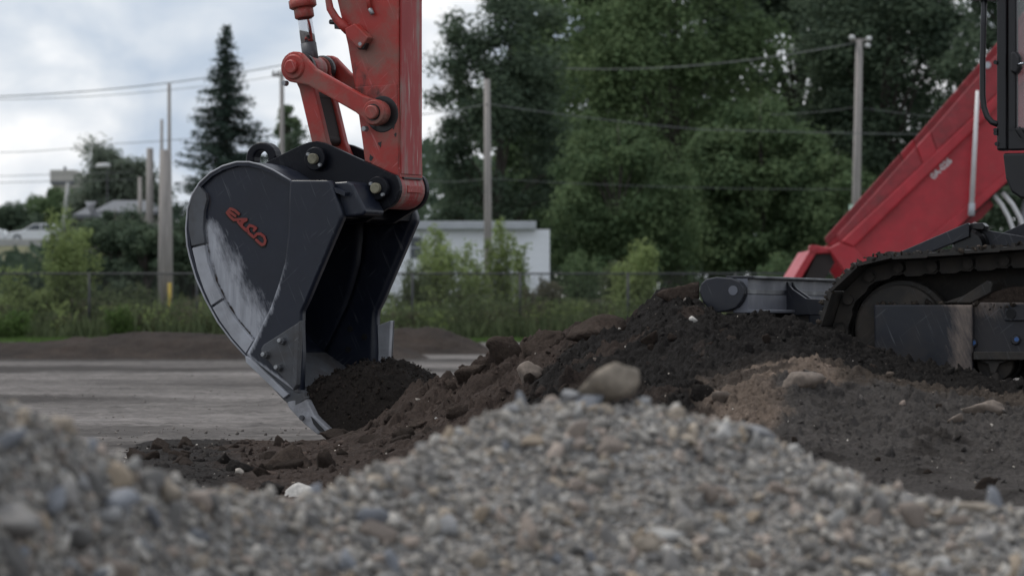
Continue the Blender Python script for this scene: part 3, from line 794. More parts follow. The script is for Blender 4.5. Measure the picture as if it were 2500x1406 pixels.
for lab, px, py, Y, w, h, m, sd_, rt in [
    ("largest tan lumpy rock perched on the crest of the gravel heap", 1488, 938, 6.2, 158, 92, M_TAN, 23, .40),
    ("blue-grey pointed stone leaning beside the perched tan rock", 1388, 972, 6.19, 44, 50, M_GREYST, 2, -.5),
    ("grey rounded stone on the far side of the perched tan rock", 1566, 980, 6.2, 52, 28, M_GREYST, 3, .0),
    ("smooth pale stone at the rim of the crest before the perched rock", 1245, 1004, 6.15, 48, 40, M_GREYST, 4, .1),
    ("white half-buried stone low on the gravel slope", 1628, 1347, 5.82, 74, 40, M_WHITEST, 5, .1),
    ("long curved tan stone resting against the white one", 1578, 1335, 5.80, 84, 62, M_TAN, 6, .5),
    ("large flat tan slab in the dip at the heap's lowest point", 395, 1198, 5.36, 110, 66, M_TAN, 7, -.1),
    ("big pale grey stone on the steep left side of the heap", 190, 1178, 4.98, 74, 52, M_GREYST, 8, -.5),
    ("grey block with a shaded underside below the tan slab", 262, 1270, 5.10, 84, 60, M_GREYST, 9, .2),
    ("tan stone wedged above the grey block", 262, 1216, 5.14, 74, 40, M_TAN, 10, .1),
    ("pinkish stone standing low in the heap's centre", 1284, 1345, 5.84, 40, 44, M_TAN, 11, .1),
    ("broad tan-grey stone lying mid-slope below the dip", 1085, 1282, 5.83, 64, 52, M_GREYST, 12, .2),
    ("pale stone at the far right crest with a pointed end", 1865, 1062, 6.18, 90, 36, M_GREYST, 13, -.35),
    ("long buff slab on the right-hand tail of the heap", 2380, 1240, 6.0, 130, 36, M_TAN, 14, -.15),
    ("rusty cobble lying at the bottom edge of the heap", 1843, 1380, 5.72, 70, 50, M_ROCKB, 15, -.6),
    ("small white pebble on the left part of the slope", 905, 1215, 5.76, 34, 34, M_WHITEST, 16, -.4),
    ("slanting pale stone near the bottom left of the heap", 345, 1330, 5.08, 60, 36, M_GREYST, 17, -.6),
    ("pale flat stone at the bottom left corner of the heap", 170, 1380, 4.80, 70, 36, M_GREYST, 18, -.6)]:
    # settle the stone on the heap's surface: the nearest point of the surface along its line of sight
    d = pix(px, py + h * .30, 1.0) - Vector((0, 0, CAMZ)); best = Y * 1.25
    for Yt in np.arange(5.0, 8.4, .01):
        x_ = d.x * Yt; z_ = CAMZ + d.z * Yt
        iu = int(np.clip(np.interp((x_), GX[:, 0], np.arange(GU)), 0, GU - 1)); jv = int(np.clip((Yt - gy[iu, 1] + 1.5) / 2.5 * (GV - 1), 0, GV - 1))
        if z_ <= GZ[iu, jv]: best = Yt; break
    stone("stone", lab, "stone", px, py, best, w, h, m, 700 + sd_, 3, GG, .16, 9, rt, None, .0)

# ------------------------------------------------------------------ low dirt banks far across the lot
def bank(name, label, x0, x1, Yc, half, hz, seed, mat=M_BERM):
    nu, nv = 160, 26
    x = np.linspace(x0, x1, nu); w = np.linspace(-1, 1, nv)
    h = hz(x)[:, None] * (np.cos(w * math.pi / 2) ** 1.2)[None]
    X = np.repeat(x[:, None], nv, 1); Y = Yc + half * w[None] + 0 * X
    pp = np.stack([X.ravel(), Y.ravel(), 0 * X.ravel()], 1)
    Z = h.ravel() * (1 + .35 * fbm(pp * .9, 4, .6, seed)) + .05 * fbm(pp * 4, 3, .6, seed + 5) * np.clip(h.ravel() / .15, 0, 1) - .02
    return tag(obj(name, mesh_np(name, np.stack([X.ravel(), Y.ravel(), Z], 1), grid_faces(nu, nv), True), mat), label, "soil bank")
bank("dirt_bank", "long low brown dirt bank across the lot behind the bucket", -9.5, -1.2, 58, 2.0,
     lambda x: np.interp(x, [-9.5, -7.8, -6.5, -4, -2, -1.2], [.20, .24, .34, .38, .34, .0]), 81)
bank("dirt_bank", "rounded brown dirt mound seen through the gap beside the bucket", -3.2, -.2, 66, 1.6,
     lambda x: np.interp(x, [-3.2, -2.6, -1.9, -1.3, -.6, -.2], [.1, .40, .47, .40, .18, .0]), 83)
#PART3
# ------------------------------------------------------------------ vegetation
def leaf_quads(C, size, rng, aspect=0.55, up=None, out=None):
    """one leaf-shaped quad per centre; out = which way its upper side tends to face"""
    n = len(C); R = rand_rot(rng, n)
    a = R[:, :, 0]; b = R[:, :, 1]
    if out is not None:
        nn = out + rng.normal(size=(n, 3)) * .42; nn /= np.linalg.norm(nn, axis=1)[:, None]
        a = np.cross(nn, R[:, :, 2]); a /= np.maximum(np.linalg.norm(a, axis=1), 1e-6)[:, None]; b = np.cross(nn, a)
    if up is not None:
        a = a * (1 - up) + np.array([0, 0, 1.0]) * up; a /= np.linalg.norm(a, axis=1)[:, None]
        b = np.cross(a, R[:, :, 2]); b /= np.maximum(np.linalg.norm(b, axis=1), 1e-6)[:, None]
    s = size[:, None] if hasattr(size, "__len__") else size
    V = np.stack([C - a * s * .5, C + b * s * aspect * .5, C + a * s * .5, C - b * s * aspect * .5], 1).reshape(-1, 3)
    F = np.arange(4 * n).reshape(-1, 4)
    return V, F
def leaf_obj(name, C, size, rng, mat, parent=None, M=I4, aspect=.55, up=None, clump=None, out=None):
    V, F = leaf_quads(C, size, rng, aspect, up, out)
    r = rng.random(len(C)) * .6
    if clump is not None: r = r + clump * .4
    me = mesh_np(name, V, F, False, None, {"rnd": np.repeat(np.clip(r, 0, 1), 4)})
    return obj(name, me, mat, parent, M)

def tree(name, label, group, px, Y, top_py, wpx, mat, seed, base_py=830, crown0=.18, nclump=90, per=170, leaf=.20, gap=0.0, cat="tree", lean=0):
    rng = np.random.default_rng(seed)
    s = Y / FPX
    x = (px - CX) * s; H = CAMZ + (HY - top_py) * s; W = wpx * s / 2
    root = empty(name, (x, Y, 0), label, cat, group)
    M = WM[root]
    tr = max(.10, H * .018)
    tm = MB()
    hts = [0, H * .25, H * .5, H * .75, H * .92]
    wob = rng.uniform(-.25, .25, (5, 2)) * (H / 10); wob[0] = 0
    tp = [(wob[i][0], wob[i][1], hts[i]) for i in range(5)]
    tm.tube(tp, [tr, tr * .8, tr * .55, tr * .3, tr * .1], 8)
    # clump centres fill an uneven ellipsoid, more of them near its skin
    zc = H * (crown0 + 1) / 2; hz = H * (1 - crown0) / 2
    D = rng.normal(size=(nclump, 3)); D /= np.linalg.norm(D, axis=1)[:, None]
    rad = rng.uniform(.25, 1, nclump) ** .45 * (0.86 + .28 * vnoise(D * 2.1 + seed, seed))
    lowz = np.minimum(D[:, 2], 0); D[:, :2] *= (1 / np.sqrt(np.maximum(1 - .85 * lowz ** 2, .2)))[:, None]
    C = D * rad[:, None] * np.array([W, W * .9, hz])
    C[:, 2] += zc
    cr = np.clip(W * .27, .35, 1.35) * rng.uniform(.6, 1.25, nclump)
    for i in rng.choice(nclump, min(14, nclump), replace=False):
        z0 = np.clip(C[i][2] * .62, H * .12, H * .85)
        p0 = np.array([np.interp(z0, hts, wob[:, 0]), np.interp(z0, hts, wob[:, 1]), z0])
        mid = (p0 + C[i]) / 2 + np.array([0, 0, .12 * H * .3])
        tm.tube([p0, mid, C[i]], [tr * .35, tr * .22, tr * .06], 6, False)
    tm.build("trunk", M_BARK, root, M)
    keep = rng.random(nclump) > gap
    C = C[keep]; cr = cr[keep]
    per = int(per * 1.35); leaf = leaf * .80
    off = rng.normal(size=(len(C) * per, 3)); off /= np.linalg.norm(off, axis=1)[:, None]
    fac = off * .75 + np.array([0, 0, .75])
    L = np.repeat(C, per, 0) + off * (rng.random(len(off)) ** .45 * rng.uniform(.75, 1.3, len(off)))[:, None] * np.repeat(cr, per)[:, None] * np.array([.95, .95, .66])
    L[:, 2] = np.maximum(L[:, 2], .15)
    leaf_obj("crown", L, leaf * rng.uniform(.6, 1.3, len(L)), rng, mat, root, M, .62, None, np.repeat(rng.random(len(C)), per), fac)
    return root

TG = "tall trees behind the fence"
tree("leafy_tree", "dark grey-green tree with sky showing through, next to the machine arm", TG, 1230, 142, -95, 420, L_DARK, 1, nclump=190, per=150, leaf=.22, gap=.03, crown0=.10)
tree("leafy_tree", "tall light green tree at the middle of the wood", TG, 1640, 156, -330, 640, L_LIGHT, 2, nclump=230, per=200, leaf=.26, crown0=.08)
tree("leafy_tree", "very dark tall tree behind the pole by the raised dump bed", TG, 2180, 160, -280, 560, L_DARK, 3, nclump=220, per=200, leaf=.28, crown0=.05)
tree("leafy_tree", "dark tree behind the excavator cab at the frame's edge", TG, 2520, 150, -260, 460, L_DARK, 4, nclump=150, per=200, leaf=.28, crown0=.05)
tree("leafy_tree", "mid green round tree standing in front of the wood above the white house", TG, 1520, 136, 255, 400, L_MID, 5, nclump=130, per=190, leaf=.19, crown0=.12)
tree("leafy_tree", "mid green tree left of the leaning pole, in front of the dark trees", TG, 1850, 140, 190, 420, L_MID, 6, nclump=160, per=190, leaf=.24, crown0=.08)
tree("leafy_tree", "dark low tree filling the space under the wood near the pole", TG, 2040, 138, 330, 330, L_MID, 7, nclump=120, per=190, leaf=.19, crown0=.05)
tree("leafy_tree", "back tree closing the gap between the two tallest trees", TG, 1430, 172, -260, 560, L_MID, 8, nclump=300, per=130, leaf=.40, crown0=.05)
tree("leafy_tree", "back tree behind the light green one toward the cab", TG, 1940, 178, -300, 680, L_DARK, 9, nclump=330, per=110, leaf=.44, crown0=.05)
LG = "trees and bushes on the far left"
tree("leafy_tree", "grey-green round tree behind the wooden poles", LG, 290, 195, 330, 300, L_GREY, 11, nclump=230, per=170, leaf=.24, crown0=.12, base_py=800)
tree("leafy_bush", "dark low bush between the tall weeds and the thick pole", LG, 275, 128, 480, 230, L_DARK, 12, nclump=100, per=180, leaf=.17, crown0=.05, cat="bush")
tree("leafy_bush", "dark low bush just left of the thick pole", LG, 360, 124, 495, 160, L_DARK, 13, nclump=70, per=180, leaf=.16, crown0=.05, cat="bush")
tree("leafy_bush", "dark bush between the thick pole and the bucket", LG, 470, 126, 470, 130, L_DARK, 14, nclump=55, per=180, leaf=.17, crown0=.05, cat="bush")
tree("leafy_tree", "spreading dark tree low behind the bucket top", LG, 690, 172, 296, 330, L_DARK, 15, nclump=130, per=170, leaf=.23, crown0=.08)
tree("leafy_tree", "slim tree with a small round top behind the distant crossarm pole", LG, 702, 182, 246, 56, L_MID, 16, nclump=26, per=120, leaf=.22, crown0=.74)
tree("leafy_bush", "green bush low at the left horizon under the pale building", LG, 145, 330, 442, 200, L_MID, 17, nclump=130, per=150, leaf=.42, crown0=.3, cat="bush")
tree("leafy_bush", "darkest bush at the extreme left horizon", LG, 25, 325, 466, 190, L_DARK, 18, nclump=120, per=150, leaf=.42, crown0=.3, cat="bush")
tree("leafy_bush", "green bush at the foot of the grey-green round tree", LG, 195, 320, 480, 150, L_MID, 19, nclump=80, per=150, leaf=.42, crown0=.3, cat="bush")

def spruce(px, Y, top_py, wpx, label, seed):
    rng = np.random.default_rng(seed); s = Y / FPX
    H = CAMZ + (HY - top_py) * s; W = wpx * s / 2; x = (px - CX) * s
    root = empty("spruce_tree", (x, Y, 0), label, "tree", LG); M = WM[root]
    MB().tube([(0, 0, 0), (0.05, 0, H * .5), (0, 0, H)], [.17, .1, .015], 8).build("trunk", M_BARK, root, M)
    L = []; bm_ = MB()
    z = 1.0
    while z < H - .12:
        f = (H - z) / (H - 1.0); nb = int(9 + 8 * f)
        for k in range(nb):
            a = rng.uniform(0, 6.283); ln = W * (f ** 1.0) * rng.uniform(.6, 1.1) + .06
            zz = z + rng.uniform(-.14, .14)
            m = max(6, int(ln * 30)); t = np.linspace(.08, 1, m)
            droop = -.32 * ln * t + .26 * ln * t ** 2.4
            C = np.stack([np.cos(a) * ln * t, np.sin(a) * ln * t, zz + droop], 1)
            bm_.tube([C[0], C[m // 2], C[-1]], [.03, .018, .006], 4, False)
            for _ in range(3):
                sp = .09 + .10 * (1 - t)[:, None] * min(1, ln)
                Q = C + rng.normal(size=C.shape) * np.array([1, 1, .6]) * sp; Q[:, 2] -= .07 * rng.random(m); L.append(Q)
        z += .21 + .24 * f
    bm_.build("branches", M_BARK, root, M)
    L = np.concatenate(L)
    leaf_obj("crown", L, .17 * rng.uniform(.6, 1.3, len(L)), rng, L_SPRUCE, root, M, .35, None, None, np.tile([[0, 0, .8]], (len(L), 1)))
spruce(552, 150, 62, 540, "tall pointed spruce rising behind the bucket", 21)

def shrub(px, Y, top_py, wpx, mat, seed, label, group, stems=13, per=420, leaf=.10, cat="shrub", name="sapling_shrub"):
    rng = np.random.default_rng(seed); s = Y / FPX
    H = CAMZ + (HY - top_py) * s; W = wpx * s / 2
    root = empty(name, ((px - CX) * s, Y, 0), label, cat, group); M = WM[root]
    sm = MB(); L = []; cl = []
    for k in range(stems):
        bx, by = rng.normal(size=2) * W * .3; h = H * rng.uniform(.5, 1.0) if k else H
        tx, ty = (rng.normal(size=2) * W * .5) if k else (0, 0)
        p = [(bx, by, 0), (bx * .5 + tx * .5, by * .5 + ty * .5, h * .5), (tx, ty, h)]
        sm.tube(p, [.016, .011, .004], 5, False)
        t = rng.uniform(.12, 1, per) ** .8
        c = np.stack([np.interp(t, [0, .5, 1], [q[i] for q in p]) for i in range(3)], 1)
        sp = (W * .36 * (1.15 - t) + .05)[:, None]
        L.append(c + rng.normal(size=c.shape) * sp * np.array([1, 1, .55])); cl.append(np.full(per, rng.random()))
    sm.build("stems", M_BARK, root, M)
    L = np.concatenate(L); L[:, 2] = np.maximum(L[:, 2], .05)
    leaf_obj("foliage", L, leaf * rng.uniform(.6, 1.5, len(L)), rng, mat, root, M, .55, None, np.concatenate(cl), np.tile([[0, -.25, .6]], (len(L), 1)))
SG = "shrubs along the fence"
shrub(1062, 110, 552, 120, L_SHRUB, 31, "slim shrub in front of the white house window", SG)
shrub(1145, 109, 590, 130, L_SHRUB, 32, "low bushy shrub left of the near utility pole", SG)
shrub(1222, 111, 528, 105, L_SHRUB, 33, "tallest narrow shrub just behind the near utility pole", SG)
shrub(1280, 110, 596, 50, L_SHRUB, 34, "thin shrub against the white wall right of the pole", SG, 6, 300)
shrub(1420, 112, 608, 130, L_MID, 35, "leafy shrub at the end of the white house", SG)
shrub(1555, 108.5, 586, 150, L_SHRUB, 36, "broad bright shrub nearest the soil pile crest", SG, 18, 480)
shrub(1500, 110, 640, 100, L_WEED, 37, "low green shrub between the two brighter ones behind the fence", SG)
shrub(1325, 109, 680, 110, L_BROWN, 38, "rounded dull brown shrub behind the fence", SG, 18, 420, .09)
shrub(1000, 108, 640, 120, L_WEED, 39, "shrub emerging from behind the bucket at the fence", SG, 12)
shrub(1900, 116, 618, 150, L_MID, 40, "pale green shrub beside the dump truck's tailgate", SG, 16, 400)
shrub(165, 108, 505, 120, L_SHRUB, 41, "tallest leafy weed clump at the left, rising over the fence", SG, 18, 420, .1)
shrub(50, 107.5, 650, 130, L_SHRUB, 42, "leafy weeds at the left edge behind the fence", SG, 16, 360, .1)
shrub(190, 109, 600, 110, L_SHRUB, 43, "light green weeds right of the tallest weed clump", SG, 14, 300, .09)
shrub(270, 107.5, 700, 90, L_WEED, 44, "low weeds at the fence below the dark bush", SG, 12, 150, .09)
shrub(335, 107, 690, 70, L_WEED, 45, "short weed clump before the thick pole", SG, 10, 150, .09)
shrub(300, 104.6, 745, 60, L_GRASS, 46, "bright broad-leaved weed in front of the fence", SG, 8, 120, .09)
shrub(30, 104.5, 760, 90, L_GRASS, 47, "bright weeds at the foot of the fence on the left edge", SG, 10, 150, .09)

def weeds(name, label, x0, x1, y0, y1, n, h0, h1, mat, seed, w=.05, dens=None, cat="weeds"):
    rng = np.random.default_rng(seed)
    x = rng.uniform(x0, x1, n); y = rng.uniform(y0, y1, n)
    h = h0 + (h1 - h0) * rng.random(n) ** 1.6 * (0.7 + .5 * vnoise(np.stack([x * .55, y * .5, 0 * x], 1), seed))
    ang = rng.uniform(0, 6.283, n); b = np.stack([np.cos(ang), np.sin(ang), 0 * ang], 1) * w * rng.uniform(.5, 1.2, n)[:, None]
    tip = np.stack([rng.normal(size=n) * .22 * h, rng.normal(size=n) * .22 * h, h], 1)
    B = np.stack([x, y, np.zeros(n)], 1)
    mid = B + tip * .55 + b * .1
    Vv = np.stack([B - b * .5, B + b * .5, mid + b * .6, B + tip, mid - b * .6], 1)
    me = mesh_np(name, Vv.reshape(-1, 3), np.arange(5 * n).reshape(-1, 5), False, None, {"rnd": np.repeat(rng.random(n), 5)})
    return tag(obj(name, me, mat), label, cat, kind="stuff")
weeds("undergrowth", "tall weeds and grass growing through the chain-link fence", -15, 8, 104.5, 111, 13000, .2, 1.0, L_WEED, 51, .07)
weeds("leafy_undergrowth", "taller mixed weeds behind the fence", -15, 7, 106.5, 112, 3500, .5, 1.5, L_SHRUB, 52, .07)
weeds("grass", "short bright grass in front of the fence", -16, 16, 97, 104.8, 26000, .04, .16, L_GRASS, 53, .04, cat="grass")
weeds("far_grass", "rough grass between the fence and the trees", -40, 40, 111, 150, 14000, .2, .9, L_WEED, 54, .16, cat="grass")

# leafy thicket along the fence
rk_ = np.random.default_rng(57); nk = 520
kx = rk_.uniform(-15.5, 6.5, nk); ky = rk_.uniform(105.0, 112, nk)
kh = (.55 + .9 * rk_.random(nk)) * (.8 + .3 * vnoise(np.stack([kx * .5, ky * 0, 0 * kx], 1), 9))
for nm, mat_, sel, lab in (("thicket", L_WEED, 0, "dull green leafy thicket behind the fence"), ("light_thicket", L_SHRUB, 1, "lighter leafy weeds scattered in the thicket"), ("dry_thicket", L_BROWN, 2, "dry brownish stalks and leaves in the thicket")):
    ids = np.where((np.arange(nk) % 7 < 4) if sel == 0 else (np.arange(nk) % 7 == 4) if sel == 1 else (np.arange(nk) % 7 > 4))[0]
    per = 120; t_ = rk_.random((len(ids), per))
    L = np.stack([kx[ids][:, None] + rk_.normal(size=t_.shape) * .22, ky[ids][:, None] + rk_.normal(size=t_.shape) * .22, kh[ids][:, None] * t_ ** .8 + .03], 2).reshape(-1, 3)
    tag(leaf_obj(nm, L, .11 * rk_.uniform(.6, 1.5, len(L)), rk_, mat_, None, I4, .5, .2, np.repeat(rk_.random(len(ids)), per), np.tile([[0, -.3, .5]], (len(L), 1))), lab, "weeds", kind="stuff")

# distant wood closing the horizon
rw = np.random.default_rng(61); nw = 26000
xw = rw.uniform(-62, 62, nw); yw = rw.uniform(205, 235, nw)
hw = 5.2 + 4.0 * (xw > -6) + 2.0 * vnoise(np.stack([xw * .16, yw * 0, 0 * xw], 1), 3) - np.clip((-xw - 26) * .25, 0, 3.0)
zw = hw * rw.random(nw) ** .7
tag(leaf_obj("distant_wood", np.stack([xw, yw, zw], 1), .95 * rw.uniform(.6, 1.3, nw), rw, L_DARK), "dark distant wood along the horizon", "wood", kind="stuff")

# ------------------------------------------------------------------ fence
FY = 106.0
fence = empty("chain_link_fence", (0, FY, 0), "dark chain-link fence with top rail along the far edge of the lot", "fence")
FM = WM[fence]
fx0, fx1, ftop = -16.2, 16.2, CAMZ + (HY - 668) * FY / FPX
MB().tube([(fx0, FY, ftop), (fx1, FY, ftop)], .024, 8).build("top_rail", M_GALV, fence)
MB().tube([(fx0, FY, .06), (fx1, FY, .06)], .006, 6).build("tension_wire", M_GALV, fence)
post_me = None
for k in range(-1, 11):
    xp = (-45 + 263 * k - CX) * FY / FPX
    if post_me is None:
        post_me = MB().tube([(0, 0, 0), (0, 0, ftop + .03)], .034, 8).mesh("post")
    if fx0 < xp < fx1: obj("post", post_me, M_GALV, fence, Matrix.Translation((xp, FY, 0)))
def chain_mesh():
    p = .056; hgt = ftop - .05; r = .0022
    n = int((fx1 - fx0 + hgt) / p); X0 = fx0 - hgt + np.arange(n) * p
    A = []; 
    for sgn in (1, -1):
        xs = X0 if sgn == 1 else X0 + hgt
        a = np.stack([xs, np.full(n, FY + .03 + .003 * sgn), np.full(n, .04)], 1)
        b = a + np.array([hgt * sgn, 0, hgt])
        A.append((a, b))
    a = np.concatenate([q[0] for q in A]); b = np.concatenate([q[1] for q in A])
    o1 = np.array([r, 0, -r]); o2 = np.array([0, r, 0]); o3 = np.array([-r, 0, r])
    V_ = np.stack([a + o1, a + o2, a + o3, b + o1, b + o2, b + o3], 1).reshape(-1, 3)
    base = (np.arange(len(a)) * 6)[:, None, None]
    F_ = (np.array([[0, 1, 4, 3], [1, 2, 5, 4], [2, 0, 3, 5]])[None] + base).reshape(-1, 4)
    return mesh_np("chain_link_mesh", V_, F_)
cm = obj("chain_link_mesh", chain_mesh(), M_GALV, fence); tag(cm, kind="stuff")

# ------------------------------------------------------------------ utility poles and wires
PG = "wooden utility poles"
def pole(px_top, py_top, px_bot, Y, w_px, label, arms=None, guard=None):
    s = Y / FPX
    t = pix(px_top, py_top, Y); xb = (px_bot - CX) * s
    root = empty("utility_pole", (xb, Y, 0), label, "pole", PG)
    r = w_px * s / 2
    MB().tube([(xb, Y, -.02), ((xb + t.x) / 2, Y, t.z / 2), (t.x, Y, t.z)], [r * 1.1, r, r * .82], 14).build("shaft", M_WOOD, root)
    return root, t, r, xb
r1, t1, rr1, _ = pole(1189, 194, 1193, 118, 19, "slim bare wooden pole before the white house")
MB().lathe(t1.x, t1.z - .78, [(t1.y - rr1 - .05, .03), (t1.y - rr1 + .01, .03)], 10).build("wire_clamp", M_GALV, r1)
r2, t2, rr2, xb2 = pole(2098, 100, 2084, 122, 21, "wooden pole with white insulators before the dark trees")
MB().box(t2.x - .28, t2.x + .34, t2.y - .06, t2.y + .06, t2.z - .02, t2.z + .07).build("crossarm", M_WOOD, r2)
for dx, dz in ((-.24, .10), (.30, .06), (.26, -.16)):
    MB().tube([(t2.x + dx, t2.y - .1, t2.z + dz - .07), (t2.x + dx, t2.y - .1, t2.z + dz), (t2.x + dx, t2.y - .1, t2.z + dz + .07)], [.07, .10, .06], 10).build("insulator", M_WHITE, r2)
fr = .10; zz = CAMZ + (HY - 500) * 122 / FPX
MB().tube([(xb2 + .03, 122, .0), (xb2 + .01, 122, zz)], rr2 * 1.14, 14).build("painted_sleeve", M_GREENPAINT, r2)
r3, t3, rr3, xb3 = pole(404, 366, 404, 112, 35, "thickest weathered pole behind the fence on the left")
zg = CAMZ + (HY - 690) * 111 / FPX
MB().tube([(xb3 + .17, 111.6, 0), (xb3 + .16, 111.6, zg)], .055, 8).build("cable_guard", M_YELLOW, r3)
pole(413, 205, 414, 190, 10, "thin tall pole topping out above the thick one")
pole(395, 292, 394, 210, 9, "thin shorter pole beside the thin tall one")
pole(366, 362, 364, 150, 20, "grey pole stump left of the thick pole")
pole(342, 432, 342, 150, 12, "short pale post left of the grey pole stump")
r4, t4, rr4, _ = pole(688, 172, 690, 165, 13, "distant pole with a small crossarm behind the linkage")
MB().box(t4.x - .42, t4.x + .12, t4.y - .08, t4.y + .08, t4.z - .28, t4.z - .16).build("crossarm", M_WOOD, r4)
for dx in (-.36, -.18): MB().tube([(t4.x + dx, t4.y, t4.z - .16), (t4.x + dx, t4.y, t4.z - .02)], [.05, .035], 8).build("insulator", M_GALV, r4)
# leaning street lamp, far left
sl = empty("street_lamp", pix(146, 640, 230), "leaning pale street lamp pole below the pale building", "lamp"); a = pix(146, 640, 230); b = pix(166, 446, 230)
MB().tube([a, b], [.14, .11], 8).build("pole", M_CONC, sl)
lh = empty("street_lamp", pix(250, 640, 180), "far street lamp with a flat pale head before the round tree", "lamp")
a = pix(262, 640, 180); b = pix(262, 410, 180); c = pix(250, 405, 180)
MB().tube([a, b], [.05, .03], 6).build("pole", M_GALV, lh)
hd = MB(); hd.tube([pix(232, 408, 180), pix(240, 405, 180), pix(262, 404, 180), pix(270, 405, 180)], [.03, .11, .12, .05], 10); hd.build("lamp_head", M_PALE, lh)

WG = "overhead lines"
def wire(label, pts, r=.018, sag=0.0):
    P = [pix(*p) for p in pts]; Q = []; r = r * .62
    for i in range(len(P) - 1):
        for k in range(14):
            t = k / 14; q = P[i].lerp(P[i + 1], t); q.z -= sag * 4 * t * (1 - t); Q.append(q)
    Q.append(P[-1])
    tag(MB().tube(Q, r, 5).build("power_line", M_WIRE), label, "cable", WG)
wire("thick upper cable crossing the sky to the crossarm pole", [(-60, 238, 150), (688, 160, 165)], .034, .25)
wire("second upper cable running just under the thick one", [(-60, 244, 150), (676, 186, 165)], .02, .25)
wire("middle cable low in the left sky", [(-60, 373, 150), (260, 352, 160), (688, 312, 165)], .022, .1)
wire("upper of the two lowest cables at the left", [(-60, 432, 190), (330, 420, 190)], .025)
wire("lower of the two lowest cables at the left", [(-60, 448, 190), (330, 438, 190)], .025)
wire("slack line from the slim pole across the trees", [(1000, 282, 119), (1190, 254, 118), (1700, 316, 120), (2600, 330, 121)], .022, .05)
wire("dark line from the insulator pole toward the arm", [(1000, 168, 160), (1330, 165, 150), (2085, 106, 122)], .026, .35)
wire("thin line to the right of the insulator pole", [(1880, 280, 123), (2090, 262, 122), (2600, 318, 120)], .014, .05)
wire("lowest faint line in front of the wood", [(1000, 436, 119), (1190, 436, 118), (2090, 462, 122), (2600, 470, 122)], .013, .1)

# ------------------------------------------------------------------ white house
HYd = 128.0; hs = HYd / FPX
hx0, hx1 = (860 - CX) * hs, (1342 - CX) * hs
hz1 = CAMZ + (HY - 560) * hs; he = CAMZ + (HY - 541) * hs
house = empty("white_house", ((hx0 + hx1) / 2, HYd, 0), "low white house with a flat eave behind the fence", "house")
MB().box(hx0, hx1, HYd, HYd + 7, 0, hz1).build("wall", M_SIDING, house)
MB().box(hx0 - .15, hx1 - .45, HYd - .35, HYd + 7.2, hz1 + .002, he).build("roof", M_EAVE, house, bevel=.02)
wx0, wx1, wz0, wz1 = (1000 - CX) * hs, (1032 - CX) * hs, CAMZ + (HY - 632) * hs, CAMZ + (HY - 577) * hs
wn = MB().box(wx0, wx1, HYd - .03, HYd + .02, wz0, wz1).build("window", M_EAVE, house)
MB().box(wx0 + .04, wx1 - .04, HYd - .045, HYd - .032, (wz0 + wz1) / 2 + .02, wz1 - .04).build("pane", M_DARKGLASS, wn)
MB().box(wx0 + .04, wx1 - .04, HYd - .045, HYd - .032, wz0 + .04, (wz0 + wz1) / 2 - .02).build("pane", M_DARKGLASS, wn)
for k in range(14):                       # clapboards
    z0 = .15 + k * (hz1 - .15) / 14
    MB().prism([(0, 0), (.009, 0), (.003, (hz1 - .15) / 14)], 0, hx1 - hx0).build("clapboard", M_SIDING, house,
        Matrix.Translation((hx0, HYd, z0)) @ Matrix.Rotation(-math.pi / 2, 4, 'Z'))
# grey roofs and pale building, far left
def gable(px0, px1, py_e, py_r, Y, label, matw, matr):
    s = Y / FPX; x0, x1 = (px0 - CX) * s, (px1 - CX) * s; ze, zr = CAMZ + (HY - py_e) * s, CAMZ + (HY - py_r) * s
    r = empty("far_house", ((x0 + x1) / 2, Y, 0), label, "house")
    MB().box(x0 + .3, x1 - .3, Y + .4, Y + 6, 0, ze).build("wall", matw, r)
    m = MB(); m.add([(x0, Y, ze), (x1, Y, ze), (x1 - .6, Y + 3.2, zr), (x0 + .6, Y + 3.2, zr), (x0, Y + 6.4, ze), (x1, Y + 6.4, ze), (x0, Y, ze - .15), (x1, Y, ze - .15), (x1, Y + 6.4, ze - .15), (x0, Y + 6.4, ze - .15)],
          [(0, 1, 2, 3), (3, 2, 5, 4), (0, 3, 4), (1, 5, 2), (0, 6, 7, 1), (1, 7, 8, 5), (5, 8, 9, 4), (4, 9, 6, 0), (6, 9, 8, 7)])
    m.build("roof", matr, r); return r
gable(178, 222, 524, 486, 150, "pale grey shed roof left of the dark bush", M_BEIGE, M_ROOF)
gable(225, 385, 516, 484, 168, "house with a grey shingled roof behind the dark bushes", M_BEIGE, M_ROOF)
Yb = 350; s = Yb / FPX
pb = empty("pale_building", pix(152, 640, Yb), "pale flat-topped building on the left skyline", "building")
x0, x1 = (122 - CX) * s, (184 - CX) * s; zt, zm, zl = [CAMZ + (HY - q) * s for q in (415, 443, 448)]
MB().box(x0 + .15, x1 - .1, Yb + .2, Yb + 6, 0, zl).build("wall", M_BEIGE, pb)
MB().box(x0, x1, Yb, Yb + 6.4, zl + .01, zt).build("parapet", M_BEIGE, pb)
MB().box(x0 + .04, x1 - .04, Yb - .05, Yb - .004, zl - .1, zm).build("shade_strip", M_ROOF, pb)  # dark strip modelled in place of the shade under the parapet
MB().box((152 - CX) * s, (158 - CX) * s, Yb + 1, Yb + 1.3, zt, zt + .35).build("roof_vent", M_ROOF, pb)

